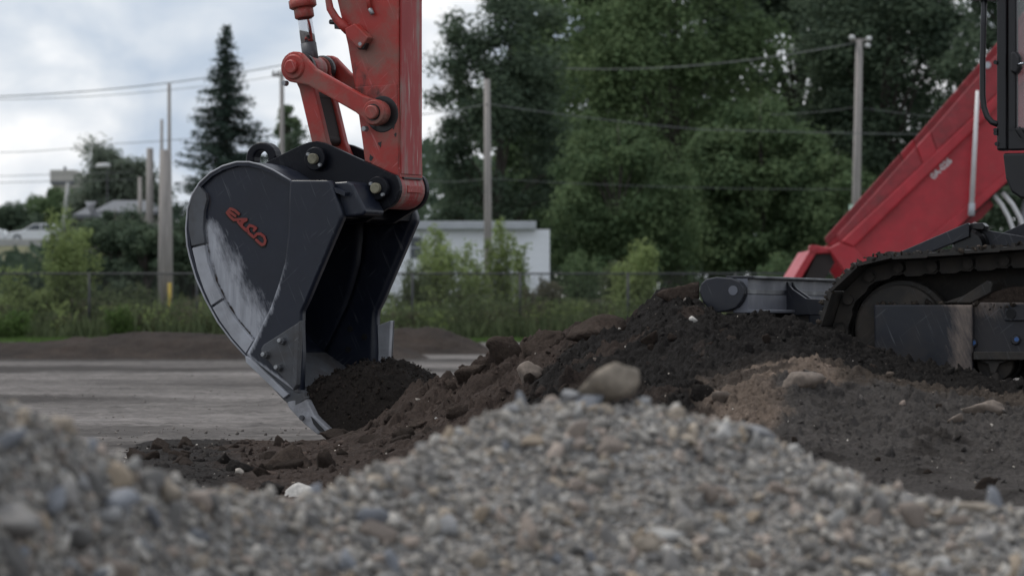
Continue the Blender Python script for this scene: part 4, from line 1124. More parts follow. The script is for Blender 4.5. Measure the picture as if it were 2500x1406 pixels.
# ------------------------------------------------------------------ embankment and cars at the left edge
Yh = 285; s = Yh / FPX
ztop = CAMZ + (HY - 594) * s
nu, nv = 60, 16
xx = np.linspace(-75, -27, nu); ww = np.linspace(0, 1, nv)
H_ = ztop * np.clip((-27 - xx) / 8, 0, 1)
Xh = np.repeat(xx[:, None], nv, 1); Yy = 245 + 55 * ww[None] + 0 * Xh; Zh = H_[:, None] * np.clip(ww * 1.4, 0, 1)[None]
M_BANKG = simple("dry_grass_bank", (0.10, 0.10, 0.05), .95, 0, .35, .3)
tag(obj("hill", mesh_np("hill", np.stack([Xh.ravel(), Yy.ravel(), Zh.ravel()], 1), grid_faces(nu, nv), True), M_BANKG), kind="structure")
rl = MB(); zr = ztop + .0
rl.box((-90 - CX) * s, (128 - CX) * s, Yh - 1.6, Yh - 1.3, zr - .35, zr + .30)
tag(rl.build("concrete_barrier", M_CONC, bevel=.05), "pale low barrier under the parked white cars", "barrier")
def car(px_front, label):
    c = pix(px_front, 594, Yh); root = empty("parked_car", (c.x, Yh, ztop), label, "car", "white cars on the embankment")
    M = Matrix.Translation((c.x, Yh, ztop + .02))
    body = [(0, .30), (.02, .62), (.25, .80), (1.25, .95), (2.05, 1.42), (3.3, 1.46), (4.05, 1.02), (4.5, .96), (4.56, .4), (4.5, .28), (.1, .26)]
    MB().prism(body, 0, 1.75).build("body", M_CARW, root, M, .06, 3)
    MB().prism([(1.42, .97), (2.08, 1.36), (2.55, 1.38), (2.55, .97)], -.012, .02).build("window", M_DARKGLASS, root, M)
    MB().prism([(2.65, .97), (2.65, 1.38), (3.25, 1.38), (3.85, 1.0)], -.012, .02).build("window", M_DARKGLASS, root, M)
    MB().prism([(.06, .58), (.10, .72), (.42, .76), (.35, .60)], -.012, .1).build("headlight", M_PALE, root, M)
    for wx in (.85, 3.65):
        w = MB().lathe(wx, .32, [(-.03, .28), (-.02, .33), (.20, .33), (.22, .28)], 20).build("wheel", M_TYRE, root, M)
        MB().lathe(wx, .32, [(-.045, .05), (-.035, .20), (-.025, .20)], 16).build("rim", M_EAVE, w, M)
car(14, "white car on the embankment, its bonnet toward the frame's edge")
car(-138, "white car cut off by the left edge of the picture")
#PART4
# ------------------------------------------------------------------ excavator
UCX = pix(2000, 800, 15.85)
FA = Frame((pix(700, 778, 18.0).x, 18.0, 0), 28)          # bucket and arm plane; y = 0 is the near side plate
FU = Frame((UCX.x, UCX.y, 0), 20)                         # undercarriage; y = 0 is the outer edge of the near track
FP = Frame((2.75, 16.46, 0), 28)                          # upper structure, origin on the swing axis
exc = empty("excavator", (2.75, 16.46, 0.26), "red and black tracked excavator digging with a large black bucket", "excavator")
MA, MU, MP = FA.M, FU.M, FP.M

def circ(c, r, a0, a1, n): return [(c[0] + r * math.cos(math.radians(a0 + (a1 - a0) * k / n)), c[1] + r * math.sin(math.radians(a0 + (a1 - a0) * k / n))) for k in range(n + 1)]
def capsule(p, q, r0, r1, mid, n=12):
    a = math.atan2(q[1] - p[1], q[0] - p[0]); d = math.degrees(a)
    nx, nz = -math.sin(a), math.cos(a)
    L = math.hypot(q[0] - p[0], q[1] - p[1])
    f0, f1 = min(.45, r0 * 1.5 / L), 1 - min(.45, r1 * 1.5 / L)
    pt = lambda f, o: (p[0] + (q[0] - p[0]) * f + nx * o, p[1] + (q[1] - p[1]) * f + nz * o)
    return circ(p, r0, d + 90 - 25, d + 270 + 25, n) + [pt(f0, -mid), pt(f1, -mid)] + circ(q, r1, d - 90 - 25, d + 90 + 25, n) + [pt(f1, mid), pt(f0, mid)]

def loft(name, fr, M, rows, left, right, y0, y1, mat, parent, wear=None, mud=None, ncol=26, nrow=60, plane=0.0):
    """plate between two edge curves given by photo row; front at y0, back at y1, wear and mud painted per point"""
    ys = np.linspace(rows[0], rows[1], nrow)
    xl = np.interp(ys, [p[1] for p in left], [p[0] for p in left]); xr = np.interp(ys, [p[1] for p in right], [p[0] for p in right])
    V = []; W = []; D = []
    for side, yy in ((0, y0), (1, y1)):
        for i in range(nrow):
            for j in range(ncol):
                px = xl[i] + (xr[i] - xl[i]) * j / (ncol - 1); x, z = fr.at(px, ys[i], plane)
                V.append((x, yy, z)); W.append(wear(px, ys[i]) if wear and side == 0 else 0); D.append(mud(px, ys[i]) if mud and side == 0 else 0)
    n = nrow * ncol
    F = [tuple(q) for q in grid_faces(nrow, ncol).tolist()]
    F2 = [tuple(k + n for k in f[::-1]) for f in F]
    rim = [i * ncol for i in range(nrow)] + [(nrow - 1) * ncol + j for j in range(1, ncol)] + [i * ncol + ncol - 1 for i in range(nrow - 2, -1, -1)] + [j for j in range(ncol - 2, 0, -1)]
    F3 = [(rim[k], rim[(k + 1) % len(rim)], rim[(k + 1) % len(rim)] + n, rim[k] + n) for k in range(len(rim))]
    me = mesh_np(name, V, F + F2 + F3, False, None, {"wear": W, "mud": D})
    bm = bmesh.new(); bm.from_mesh(me); bmesh.ops.recalc_face_normals(bm, faces=bm.faces); bm.to_mesh(me); bm.free()
    return obj(name, me, mat, parent, M)

def seg_dist(px, py, line):
    best = 1e9
    for (a, b), (c, d) in zip(line, line[1:]):
        t = max(0, min(1, ((px - a) * (c - a) + (py - b) * (d - b)) / ((c - a) ** 2 + (d - b) ** 2)))
        best = min(best, math.hypot(px - a - t * (c - a), py - b - t * (d - b)))
    return best

# ---- bucket
BW = 0.72
bucket = bpy.data.objects.new("bucket", None); link(bucket, exc, MA)
bucket["label"] = "black bucket with worn steel heel and a faded red name on its side"
LEFT = [(592, 398), (545, 408), (515, 425), (490, 448), (474, 474), (462, 510), (458, 560), (461, 600), (468, 630), (483, 680), (505, 730), (535, 785), (570, 832), (603, 868)]
RIGHT = [(612, 398), (640, 405), (668, 417), (690, 430), (712, 443), (709, 500), (707, 576), (700, 640), (686, 690), (665, 750), (629, 823), (608, 868)]
wline = [(505, 560), (520, 620), (545, 690), (575, 750), (605, 800)]
def w_side(px, py):
    d = seg_dist(px, py, wline); R = np.interp(py, [480, 560, 650, 780], [30, 52, 88, 96])
    return max(0, 1 - d / R) * np.interp(py, [440, 560, 830, 860], [.35, .85, 1, .3])
heel_in = [(504, 470), (509, 490), (502, 525), (500, 560), (504, 600), (527, 686), (549, 733), (580, 782), (624, 836)]
def m_side(px, py): return max(.75 * max(0, 1 - seg_dist(px, py, [(560, 790), (600, 830), (625, 845)]) / 34), .62 * max(0, 1 - seg_dist(px, py, heel_in) / 11))
SP0 = loft("side_plate", FA, MA, (399, 867), LEFT, RIGHT, .012, .03, M_BUCKET, bucket, w_side, m_side, 40, 80)
loft("side_plate", FA, MA, (399, 867), LEFT, RIGHT, BW - .03, BW - .012, M_BUCKET, bucket, ncol=10, nrow=30)
BL = [(712, 441), (709, 500), (707, 576), (700, 640), (686, 690), (665, 750), (629, 823), (605, 866), (670, 915), (728, 957)]
BR = [(800, 438.5), (810, 445), (835, 519), (837, 530), (773, 680), (750, 735), (737, 761), (736, 800), (738, 860), (735, 958)]
def w_band(px, py):
    xl = np.interp(py, [p[1] for p in BL], [p[0] for p in BL]); return max(0, .62 - (px - xl) / 26) * np.interp(py, [560, 700, 860], [.0, .8, 1.25]) + np.interp(py, [780, 940], [0, .25])
loft("side_band", FA, MA, (441, 957), BL, BR, -.014, .034, M_BUCKET, bucket, w_band, lambda px, py: .5 * max(0, 1 - seg_dist(px, py, [(690, 880), (715, 920)]) / 22), 22, 90)
loft("side_band", FA, MA, (441, 957), BL, BR, BW - .034, BW + .014, M_BUCKET, bucket, ncol=8, nrow=40)
OUTL = [(845, 470), (800, 452), (760, 447), (712, 441), (690, 428), (668, 415), (640, 403), (610, 396), (580, 396), (545, 406), (515, 423), (489, 447), (472, 474), (460, 510), (456, 560), (459, 600),
        (466, 630), (481, 680), (503, 730), (533, 785), (568, 832), (604, 872)]
op = FA.poly(OUTL); ip = []
for k, p_ in enumerate(op):
    a = op[max(0, k - 1)]; b = op[min(len(op) - 1, k + 1)]; L = math.hypot(b[0] - a[0], b[1] - a[1])
    nx, nz = -(b[1] - a[1]) / L, (b[0] - a[0]) / L
    ip.append((p_[0] + nx * .018, p_[1] + nz * .018))
cxm = sum(p_[0] for p_ in op) / len(op); czm = sum(p_[1] for p_ in op) / len(op)
if math.hypot(ip[12][0] - cxm, ip[12][1] - czm) > math.hypot(op[12][0] - cxm, op[12][1] - czm):
    ip = [(2 * o_[0] - i_[0], 2 * o_[1] - i_[1]) for o_, i_ in zip(op, ip)]
sh = MB(); nO = len(op)
Vs = [(x, y, z) for y in (-.006, BW + .006) for x, z in op + ip]
Fs = []
for k in range(nO - 1):
    Fs += [(k, k + 1, 2 * nO + k + 1, 2 * nO + k), (nO + k, 3 * nO + k, 3 * nO + k + 1, nO + k + 1), (k, nO + k, nO + k + 1, k + 1), (2 * nO + k, 2 * nO + k + 1, 3 * nO + k + 1, 3 * nO + k)]
Fs += [(0, 2 * nO, 3 * nO, nO), (nO - 1, 2 * nO - 1, 4 * nO - 1, 3 * nO - 1)]
sh.add(Vs, Fs); sh.build("shell", M_BUCKET, bucket, MA)
MB().tube([(x, -.007, z) for x, z in op[3:]], .0045, 6).build("rim", M_WORN, bucket, MA)
# wear strips on the heel
for mat_, pl in ((M_EDGE, [(487, 452), (505, 474), (507, 488), (500, 518), (498, 560), (502, 594), (470, 601), (463, 560), (462, 518), (471, 480)]),
                 (M_WORN, [(471, 606), (502, 599), (508, 636), (524, 686), (545, 728), (518, 746), (500, 706), (484, 660)]),
                 (M_WORN, [(521, 751), (547, 734), (575, 778), (620, 832), (602, 862), (570, 826), (540, 784)])):
    MB().prism(FA.poly(pl), -.010, .016).build("wear_strip", mat_, bucket, MA, .003)
for y in np.linspace(.12, .6, 3):        # wear bars round the back
    MB().prism([op[k] for k in range(11, nO)] + [(2 * op[k][0] - ip[k][0], 2 * op[k][1] - ip[k][1]) for k in range(nO - 1, 10, -1)], y - .04, y + .04).build("wear_bar", M_WORN, bucket, MA)
# base edge, adapters, teeth
MB().prism(FA.poly([(598, 872), (612, 862), (742, 957), (746, 968), (706, 984), (694, 976)]), -.008, BW + .008).build("base_edge", M_EDGE, bucket, MA, .004)
MB().prism(FA.poly([(606, 868), (618, 874), (712, 962), (700, 972), (608, 884)]), -.03, -.009).build("edge_weld", M_WORN, bucket, MA, .004)
for y in (.03, .195, .36, .525, .69):
    ad = MB().prism(FA.poly([(690, 968), (705, 952), (742, 962), (751, 974), (724, 992), (703, 984)]), y - .042, y + .042).build("tooth_adapter", M_EDGE, bucket, MA, .006)
    t_ = MB(); w0, w1 = .045, .030
    a = FA.poly([(704, 981), (746, 966), (754, 984), (769, 1014), (806, 1050), (803, 1063), (775, 1060), (744, 1034), (708, 995)])
    xm = a[0][0]; xt = a[4][0]
    wd = lambda x: w0 + (w1 - w0) * (x - xm) / (xt - xm)
    n_ = len(a); Vt = [(x, y - wd(x), z) for x, z in a] + [(x, y + wd(x), z) for x, z in a]
    t_.add(Vt, [tuple(range(n_)), tuple(range(2 * n_ - 1, n_ - 1, -1))] + [((i + 1) % n_, i, n_ + i, n_ + (i + 1) % n_) for i in range(n_)])
    to = t_.build("tooth", M_TOOTH, bucket, MA, .006)
    MB().prism(FA.poly([(762, 1016), (770, 1024), (796, 1054), (783, 1052), (768, 1034)]), y - .042, y - .028).build("tooth_groove", M_GREASE, to, MA)
    xb_, zb_ = FA.at(741, 1019); MB().lathe(xb_, zb_, [(y - .052, .012), (y - .03, .012)], 12).build("tooth_pin", M_EDGE, to, MA)
# side cutters with bolts
for y0, y1, yb, sx in ((-.036, -.015, -.062, 0), (BW + .015, BW + .036, BW + .062, 22)):
    sc_ = MB().prism(FA.poly([(746 + sx, 782), (653, 841), (647, 850), (648, 862), (728 + sx * .4, 953), (738 + sx, 938)]), y0, y1).build("side_cutter", M_EDGE, bucket, MA, .004)
    MB().prism(FA.poly([(746 + sx, 782), (733, 796), (732, 870), (727, 922), (729, 953), (738 + sx, 938)]), min(y0, yb * .85 if sx == 0 else y0 - .02), y0 + .004 if sx == 0 else y1).build("cutter_lip", M_WORN if sx else M_EDGE, sc_, MA, .004)
    for bx, bz in ((702, 832), (662, 866), (694, 897)):
        x, z = FA.at(bx, bz); b_ = MB().lathe(x, z, [(min(yb, y0) if sx == 0 else y1, .017), (y0 if sx == 0 else yb, .019)], 6).build("bolt", M_EDGE, sc_, MA, .002)
        if sx == 0: MB().lathe(x - .004, z + .002, [(yb - .012, .010), (yb, .011)], 10).build("bolt_end", M_BOLT, sc_, MA, .002)
for bx, bz in ((855, 803), (890, 822), (850, 853), (885, 881)):
    x, z = FA.at(bx, bz, BW - .036); MB().lathe(x, z, [(BW - .040, .015), (BW - .0345, .015)], 14).build("bolt_hole", M_HOLE, bucket, MA)
# torsion box across the top of the opening
tbp = [(800, 446), (846, 443), (860, 450), (892, 514), (888, 525), (842, 530), (812, 528)]
MB().prism(FA.poly(tbp, .03), .03, .212).build("torsion_box", M_BUCKET, bucket, MA, .012, 3)
MB().prism(FA.poly([(790, 452), (828, 470), (838, 515), (836, 532), (800, 540), (740, 520), (735, 450)], .03), .05, BW - .05).build("hinge_beam", M_NAVY, bucket, MA)
# ears, pins, lifting eye
E_ = FA.at(765, 388, .165); H_ = FA.at(918, 460, .165)
ear = FA.poly([(648, 397), (735, 354), (755, 347), (772, 345), (790, 349), (802, 354), (955, 424)], .215)
ear += circ(H_, .098, 40, -75, 10) + FA.poly([(892, 542), (842, 548), (715, 478)], .215)
for y0 in (.215, .475): MB().prism(ear, y0, y0 + .030).build("ear", M_NAVY, bucket, MA, .004)
for c_ in (E_, H_):
    MB().lathe(c_[0], c_[1], [(.172, .052), (.176, .056), (.196, .056), (.198, .050), (.214, .050)], 28).build("pin_collar", M_NAVY, bucket, MA, .002)
    pn = MB().lathe(c_[0], c_[1], [(.150, .022), (.153, .025), (.60, .025)], 22).build("pin", M_BRASS, bucket, MA)
    for dx, dz in ((-.028, .022), (.036, -.030)): MB().lathe(c_[0] + dx, c_[1] + dz, [(.158, .008), (.172, .009)], 8).build("pin_bolt", M_BOLT, pn, MA)
    MB().lathe(c_[0], c_[1], [(.506, .050), (.55, .052)], 24).build("pin_collar", M_NAVY, bucket, MA, .002)
ec = FA.at(645, 387, .36)
m_ = MB(); ring = []
for k in range(15):
    a = math.radians(-25 + 230 * k / 14); ring.append((math.cos(a), math.sin(a)))
pl = [(ec[0] + .084 * c, ec[1] + .078 * s_) for c, s_ in ring] + [(ec[0] + .040 * c, ec[1] + .037 * s_) for c, s_ in ring[::-1]]
m_.prism(pl, .325, .395); m_.build("lifting_eye", M_NAVY, bucket, MA, .012, 3)
# faded red name on the side plate, painted strokes
def strokes(name, lines, w, y, mat, parent, dx=0, dz=0):
    m = MB(); layer = 0
    for ln in lines:
        pts = [(520 + a / 10.04 + dx, 480 + b / 10.04 + dz) for a, b in ln]
        P = [FA.at(*q) for q in pts]
        for k in range(len(P) - 1):
            layer += 1; yy = y - .00012 * layer
            a, b = P[k], P[k + 1]
            m.prism(capsule(a, b, w, w, w, 6), yy, y + .002)
    return m.build(name, mat, parent, MA)
E1 = [[(405, 300), (325, 395)], [(325, 395), (400, 490), (490, 570)], [(390, 375), (530, 475)], [(420, 300), (520, 340), (615, 425)]]
A1 = [[(490, 570), (640, 560), (800, 560)], [(800, 575), (650, 650)], [(600, 620), (700, 740), (805, 835)], [(720, 600), (690, 690)]]
C1 = [[(985, 830), (1035, 775), (965, 730), (880, 705), (825, 780), (860, 890), (980, 995)]]
O1 = [[(985, 995), (1060, 915), (1150, 915), (1235, 985), (1268, 1080), (1240, 1165), (1180, 1180), (1100, 1115), (1045, 1060)]]
bk = strokes("name_outline", E1 + A1 + C1 + O1, .0115, .0118, M_DECALB, SP0, -1.2, 2.2)  # worn dark outline of the lettering, wider than the red strokes
for nm, ln in (("letter_e", E1), ("letter_a", A1), ("letter_c", C1), ("letter_o", O1)): strokes(nm, ln, .0068, .0060, M_DECAL, SP0)
bk2 = None

# ---- arm
T_ = FA.at(717, 164, .185); K_ = FA.at(913, 275, .185)
arm = bpy.data.objects.new("arm", None); link(arm, exc, MA)
AY0, AY1 = .25, .47
ap = FA.poly([(800, -420), (790, -250), (805, -90), (822, 0), (848, 110), (868, 230), (886, 350), (893, 400), (896, 440)], AY0)
ap += circ(H_, .092, 190, 330, 12)
ap += FA.poly([(976, 440), (974, 380), (972, 215), (972, 0), (978, -150), (1010, -300), (1015, -480), (900, -540)], AY0)
MB().prism(ap, AY0, AY1).build("arm_box", M_RED, arm, MA, .008, 2)
cp = FA.poly([(868, 214), (970, 206), (973, 380), (974, 440)], AY0)[:4] + circ(H_, .090, -20, -170, 10) + FA.poly([(897, 430), (887, 350)], AY0)
for y0, y1 in ((AY0 - .007, AY0 + .001), (AY1 - .001, AY1 + .007)): MB().prism(cp, y0, y1).build("arm_end_casting", M_RED, arm, MA, .003)
st = FA.poly([(973, 425), (973, 215), (973, 0), (977, -140)], AY0); st = st + [(x + .010, z) for x, z in st[::-1]]
MB().prism(st, AY0 + .012, AY1 - .012).build("arm_face_plate", M_REDWORN, arm, MA, .003)
MB().lathe(H_[0], H_[1], [(AY0 - .004, .090), (AY0 + .02, .094), (AY1 - .02, .094), (AY1 + .004, .090)], 32).build("arm_end_boss", M_REDWORN, arm, MA)
x_, z_ = FA.at(976, 452, AY0); MB().box(x_ - .01, x_ + .018, AY0 + .045, AY1 - .045, z_ - .035, z_).build("arm_end_stop", M_RED, arm, MA, .004)
x_, z_ = FA.at(975, 434, AY0); MB().box(x_ - .01, x_ + .014, AY0 + .02, AY1 - .02, z_ - .004, z_ + .004).build("arm_end_lip", M_GREASE, arm, MA)
for gx, gz, r in ((917, 308, .010), (928, 352, .012), (961, 310, .009), (966, 330, .008), (906, 385, .012), (905, 405, .012)):   # grease blots by the pivots
    x, z = FA.at(gx, gz, AY0 - .007); MB().prism(circ((x, z), r, 0, 330, 9)[:-1] if False else [(x + r * (.8 + .35 * math.sin(k * 2.3 + gx)) * math.cos(k * .7), z + 1.4 * r * (.8 + .35 * math.sin(k * 1.9 + gz)) * math.sin(k * .7)) for k in range(9)], AY0 - .0085, AY0 - .0072).build("grease_spot", M_GREASE, arm, MA)
# hose pipe, block, clamps
hb = FA.poly([(843, 70), (866, 58), (900, 92), (893, 103), (880, 120), (868, 112), (845, 88)], AY0 - .05)
MB().prism(hb, AY0 - .055, AY0 + .002).build("hose_block", M_RED, arm, MA, .005)
MB().prism(FA.poly([(866, 105), (886, 96), (894, 108), (888, 122), (874, 122)], AY0 - .045), AY0 - .045, AY0 - .01).build("hose_fitting", M_GREASE, arm, MA, .006)
x, z = FA.at(880, 108, AY0 - .05); MB().lathe(x, z, [(AY0 - .056, .010), (AY0 - .044, .011)], 6).build("hose_bolt", M_BOLT, arm, MA)
MB().tube([FA.p3(*q) for q in ((800, -60, .22), (802, 0, .22), (806, 22, .22), (820, 45, .22), (836, 62, .22), (850, 75, .22))], [.016, .016, .018, .019, .022, .024], 12).build("hose_pipe", M_RED, arm, MA)
MB().tube([FA.p3(895, -40, .235), FA.p3(898, 0, .235), FA.p3(903, 22, .235)], .011, 8).build("grease_line", M_RED, arm, MA)
MB().tube([FA.p3(903, 22, .235), FA.p3(910, 36, .235)], .011, 8).build("grease_fitting", M_BOLT, arm, MA)
MB().tube([FA.p3(806, 54, .30), FA.p3(828, 56, .30)], .012, 8).build("line_clamp", M_GREASE, arm, MA)
MB().prism(FA.poly([(820, 48), (836, 48), (836, 72), (822, 72)], .28), .26, .32).build("line_clamp", M_GREASE, arm, MA)
# linkage
for y0, y1, sgn in ((.185, .222, 1), (.498, .535, -1)):
    rk = MB().prism(capsule(T_, K_, .074, .062, .044), y0, y1).build("rocker_arm", M_RED, arm, MA, .008, 2)
    MB().lathe(T_[0], T_[1], [(y0 - .012 if sgn > 0 else y1, .055), (y0 if sgn > 0 else y1 + .012, .062)], 28).build("rocker_boss", M_RED, rk, MA, .003)
    if sgn > 0:
        MB().lathe(K_[0], K_[1], [(y0 - .010, .056), (y0, .060)], 28).build("rocker_boss", M_RED, rk, MA, .003)
        for c_ in (T_, K_):
            MB().lathe(c_[0], c_[1], [(y0 - .034, .028), (y0 - .030, .033), (y0 - .010, .033)], 24).build("rocker_pin", M_RED, rk, MA)
            MB().lathe(c_[0] - .055, c_[1] - .075, [(y0 - .004, .012), (y0 + .025, .014)], 8).build("grease_nipple", M_BOLT, rk, MA)
            MB().lathe(c_[0], c_[1], [(y0 - .0115, .040), (y0 - .0105, .040)], 24).build("grease_ring", M_GREASE, rk, MA)
    MB().lathe(K_[0], K_[1], [(y1, .058), (AY0 - .008, .058)] if sgn > 0 else [(AY1 + .008, .058), (y0, .058)], 28).build("pivot_boss", M_RED, arm, MA)
MB().lathe(K_[0] + .012, K_[1] - .006, [(AY0 - .0085, .082), (AY0 - .0074, .086)], 26).build("grease_stain", M_GREASE, arm, MA)
MB().lathe(T_[0], T_[1], [(.223, .040), (.497, .040)], 24).build("link_pin", M_GREASE, arm, MA)
for y in (.245, .43): MB().lathe(T_[0], T_[1], [(y, .064), (y + .012, .070), (y + .03, .070), (y + .042, .064)], 26).build("link_spacer", M_GREASE, arm, MA)
for y0 in (.256, .424): MB().prism(capsule(T_, E_, .062, .056, .040), y0, y0 + .040).build("bucket_link", M_RED, arm, MA, .006)
dT = Vector((E_[0] - T_[0], E_[1] - T_[1])); pw = capsule((T_[0] + dT.x * .32, T_[1] + dT.y * .32), (T_[0] + dT.x * .78, T_[1] + dT.y * .78), .028, .028, .028)
MB().prism(pw, .297, .423).build("link_web", M_TRUCKDARK, arm, MA, .004)
# bucket cylinder
R0 = Vector((T_[0], .355, T_[1])); R1 = Vector(FA.p3(744, 45, .355)); dR = (R1 - R0).normalized()
MB().lathe(T_[0], T_[1], [(.305, .058), (.405, .058)], 26).build("rod_eye", M_REDWORN, arm, MA, .004)
MB().tube([R0 + dR * .03, R0 + dR * .125], [.038, .0375], 18).build("rod_neck", M_EDGE, arm, MA)
MB().tube([R0 + dR * .10, R1 + dR * .03], .0355, 24).build("cylinder_rod", M_CHROME, arm, MA)
g = MB(); g.tube([R1, R1 + dR * .005, R1 + dR * .055], [.042, .047, .047], 24); gl = g.build("cylinder_gland", M_RED, arm, MA)
MB().tube([R1 + dR * .05, R1 + dR * .055, R1 + dR * .09], [.060, .066, .066], 12).build("gland_flange", M_RED, gl, MA)
MB().tube([R1 + dR * .09, R1 + dR * .95], .058, 24).build("cylinder_barrel", M_RED, arm, MA)

# ---- boom up and back to the machine, above the picture
xa, za = FA.at(940, -430, .36)
boom = MB().prism([(xa - .12, za - .08), (xa - .05, za + .12), (xa + .5, za + .55), (xa + 1.2, za + .95), (xa + 1.9, za + .95), (xa + 2.75, za + .40), (4.2, 1.55), (4.3, 1.45), (4.25, 1.2), (4.0, 1.22),
                   (xa + 2.6, za + .12), (xa + 1.8, za + .58), (xa + 1.2, za + .58), (xa + .5, za + .22), (xa + .05, za - .12)], .22, .50).build("boom", M_RED, exc, MA, .02)

# ---- near track
xi, zi = FU.at(2176, 805, 0); xs, zs = xi + 1.78, zi + .13
R = .295
path = []
ang_t = math.degrees(math.atan2(zs - zi, xs - xi))
path += circ((xi, zi), R, 90 + ang_t, 270, 40)
path += [(xi + f * 1.45, zi - R) for f in np.linspace(0.05, 1, 20)]
path += circ((xs, zs), R, 300, 90 + ang_t + 360, 40)
path += [(xs + (xi - xs) * f, path[-1][1] + (path[0][1] - path[-1][1]) * f) for f in np.linspace(.03, .97, 30)]
pp = np.array(path); pc = np.vstack([pp, pp[:1]]); dl = np.r_[0, np.cumsum(np.hypot(*np.diff(pc, axis=0).T))]
NS = int(round(dl[-1] / .152)); pitch = dl[-1] / NS
shoe = MB()
TW = .45
# profile along the path: plate with curled rear lip and three grousers, in (x = along, z = outward)
prof = [(-.078, -.004), (-.070, -.010), (.070, -.006), (.078, .002), (.074, .012), (.066, .006), (.030, .006), (.028, .020), (.014, .020), (.012, .006), (-.020, .006), (-.022, .020), (-.036, .020), (-.038, .006), (-.060, .006), (-.060, .020), (-.074, .018)]
shoe.prism(prof, 0, TW)
shoe_me = shoe.mesh("track_shoe"); lk = MB()
for y0 in (.165, .255):
    lk.prism([(-.085, -.020), (-.085, -.060), (-.060, -.075), (-.02, -.070), (.0, -.078), (.06, -.076), (.078, -.055), (.078, -.012), (-.06, -.012)], y0, y0 + .035)
lk.lathe(-.055, -.045, [(.15, .022), (.305, .022)], 12)
link_me = lk.mesh("track_link")
track = bpy.data.objects.new("track", None); link(track, exc, MU); track["label"] = "muddy steel crawler track"
rt = np.random.default_rng(77)
for k in range(NS):
    d = (k + .35) * pitch; x = np.interp(d, dl, pc[:, 0]); z = np.interp(d, dl, pc[:, 1])
    e_ = .03; x2, z2 = np.interp((d + e_) % dl[-1], dl, pc[:, 0]), np.interp((d + e_) % dl[-1], dl, pc[:, 1]); x1, z1 = np.interp((d - e_) % dl[-1], dl, pc[:, 0]), np.interp((d - e_) % dl[-1], dl, pc[:, 1])
    tx, tz = x2 - x1, z2 - z1; L = math.hypot(tx, tz); tx /= L; tz /= L
    nx, nz = -tz, tx                      # left of travel
    ox, oz = (x - (xi + xs) / 2), (z - (zi + zs) / 2)
    if nx * ox + nz * oz < 0: nx, nz = -nx, -nz
    # right-handed basis: x' along, y' across, z' outward
    X = Vector((tx, 0, tz)); Z = Vector((nx, 0, nz)); Yv = Z.cross(X)
    off = 0.0
    Bm = Matrix(((X.x, Yv.x, Z.x, x), (X.y, Yv.y, Z.y, 0.0), (X.z, Yv.z, Z.z, z), (0, 0, 0, 1)))
    if Yv.y < 0: Bm = Bm @ Matrix.Translation((0, -TW, 0))
    obj("track_shoe", shoe_me, M_MUDSTEEL, track, MU @ Bm); obj("track_link", link_me, M_MUDSTEEL, track, MU @ Bm)
# wheels inside the track
MB().lathe(xi, zi, [(.13, .17), (.135, .185), (.18, .185), (.185, .205), (.265, .205), (.27, .185), (.315, .185), (.32, .17)], 36).build("idler_wheel", M_MUDSTEEL, exc, MU, .004)
MB().lathe(xs, zs, [(.15, .15), (.19, .19), (.21, .215), (.24, .215), (.26, .19), (.30, .15)], 36).build("drive_sprocket", M_MUDSTEEL, exc, MU, .004)
for k in range(4):
    xr_ = FU.at(2428, 890, .1)[0] + (k - 0) * .37 if True else 0
    zr_ = zi - .2 + .066
    if xr_ < xs - .2:
        ro = MB().lathe(xr_, zr_, [(.105, .050), (.11, .075), (.15, .075), (.155, .060), (.29, .060), (.295, .075), (.335, .075), (.34, .05)], 26).build("track_roller", M_MUDSTEEL, exc, MU, .003)
        MB().prism([(xr_ - .055, zr_ + .035), (xr_ - .05, zr_ + .005), (xr_ - .02, zr_ - .005), (xr_ - .01, zr_ - .045), (xr_ + .01, zr_ - .045), (xr_ + .025, zr_ - .005), (xr_ + .055, zr_ + .005), (xr_ + .06, zr_ + .035)], .07, .105).build("roller_bracket", M_MUDSTEEL, ro, MU, .004)
MB().lathe(xi + .95, (zi + zs) / 2 + .16, [(.17, .04), (.175, .05), (.30, .05), (.305, .04)], 20).build("carrier_roller", M_MUDSTEEL, exc, MU)
def tf_wear(px, py): return max(0, .72 - abs(px - 2352) / 75) * np.interp(py, [740, 780, 870], [1.05, .95, .85]) + .3 * max(0, 1 - (py - 744) / 10)
loft("track_frame_guard", FU, MU, (744, 905), [(2134, 744), (2136, 905)], [(2372, 744), (2372, 905)], .055, .13, M_TFRAME, exc, tf_wear, None, 40, 40, .055)
tfr = MB().box(xi + .02, xs - .1, .14, .34, zi - .12, zi + .10).build("track_frame", M_TFRAME, exc, MU, .01)
a0 = FU.at(2374, 745, .10); b0 = FU.at(2374, 870, .10)
loft("track_frame_side", FU, MU, (738, 868), [(2374, 738), (2374, 868)], [(2760, 722), (2760, 868)], .10, .138, M_TFRAME, exc, lambda px, py: .52 * max(0, 1 - (py - 738) / 70), None, 60, 30, .10)
lp0 = FU.at(2376, 858, .05); MB().box(lp0[0], xs - .2, .05, .138, lp0[1] - .034, lp0[1]).build("frame_ledge", M_MUDSTEEL, tfr, MU, .004)
MB().prism(FU.poly([(2300, 740), (2352, 722), (2412, 684), (2425, 690), (2420, 715), (2370, 740)], .10), .09, .30).build("frame_cover", M_MUDSTEEL, tfr, MU, .006)
MB().prism(FU.poly([(2372, 740), (2425, 712), (2470, 700), (2760, 690), (2760, 736)], .12), .11, .33).build("frame_top_mud", M_CLODB, tfr, MU, .01)
bp = FU.at(2470, 766, .095); MB().prism(FU.poly([(2452, 744), (2760, 738), (2760, 782), (2452, 783)], .088), .085, .099).build("access_cover", M_TFRAME, tfr, MU, .004)
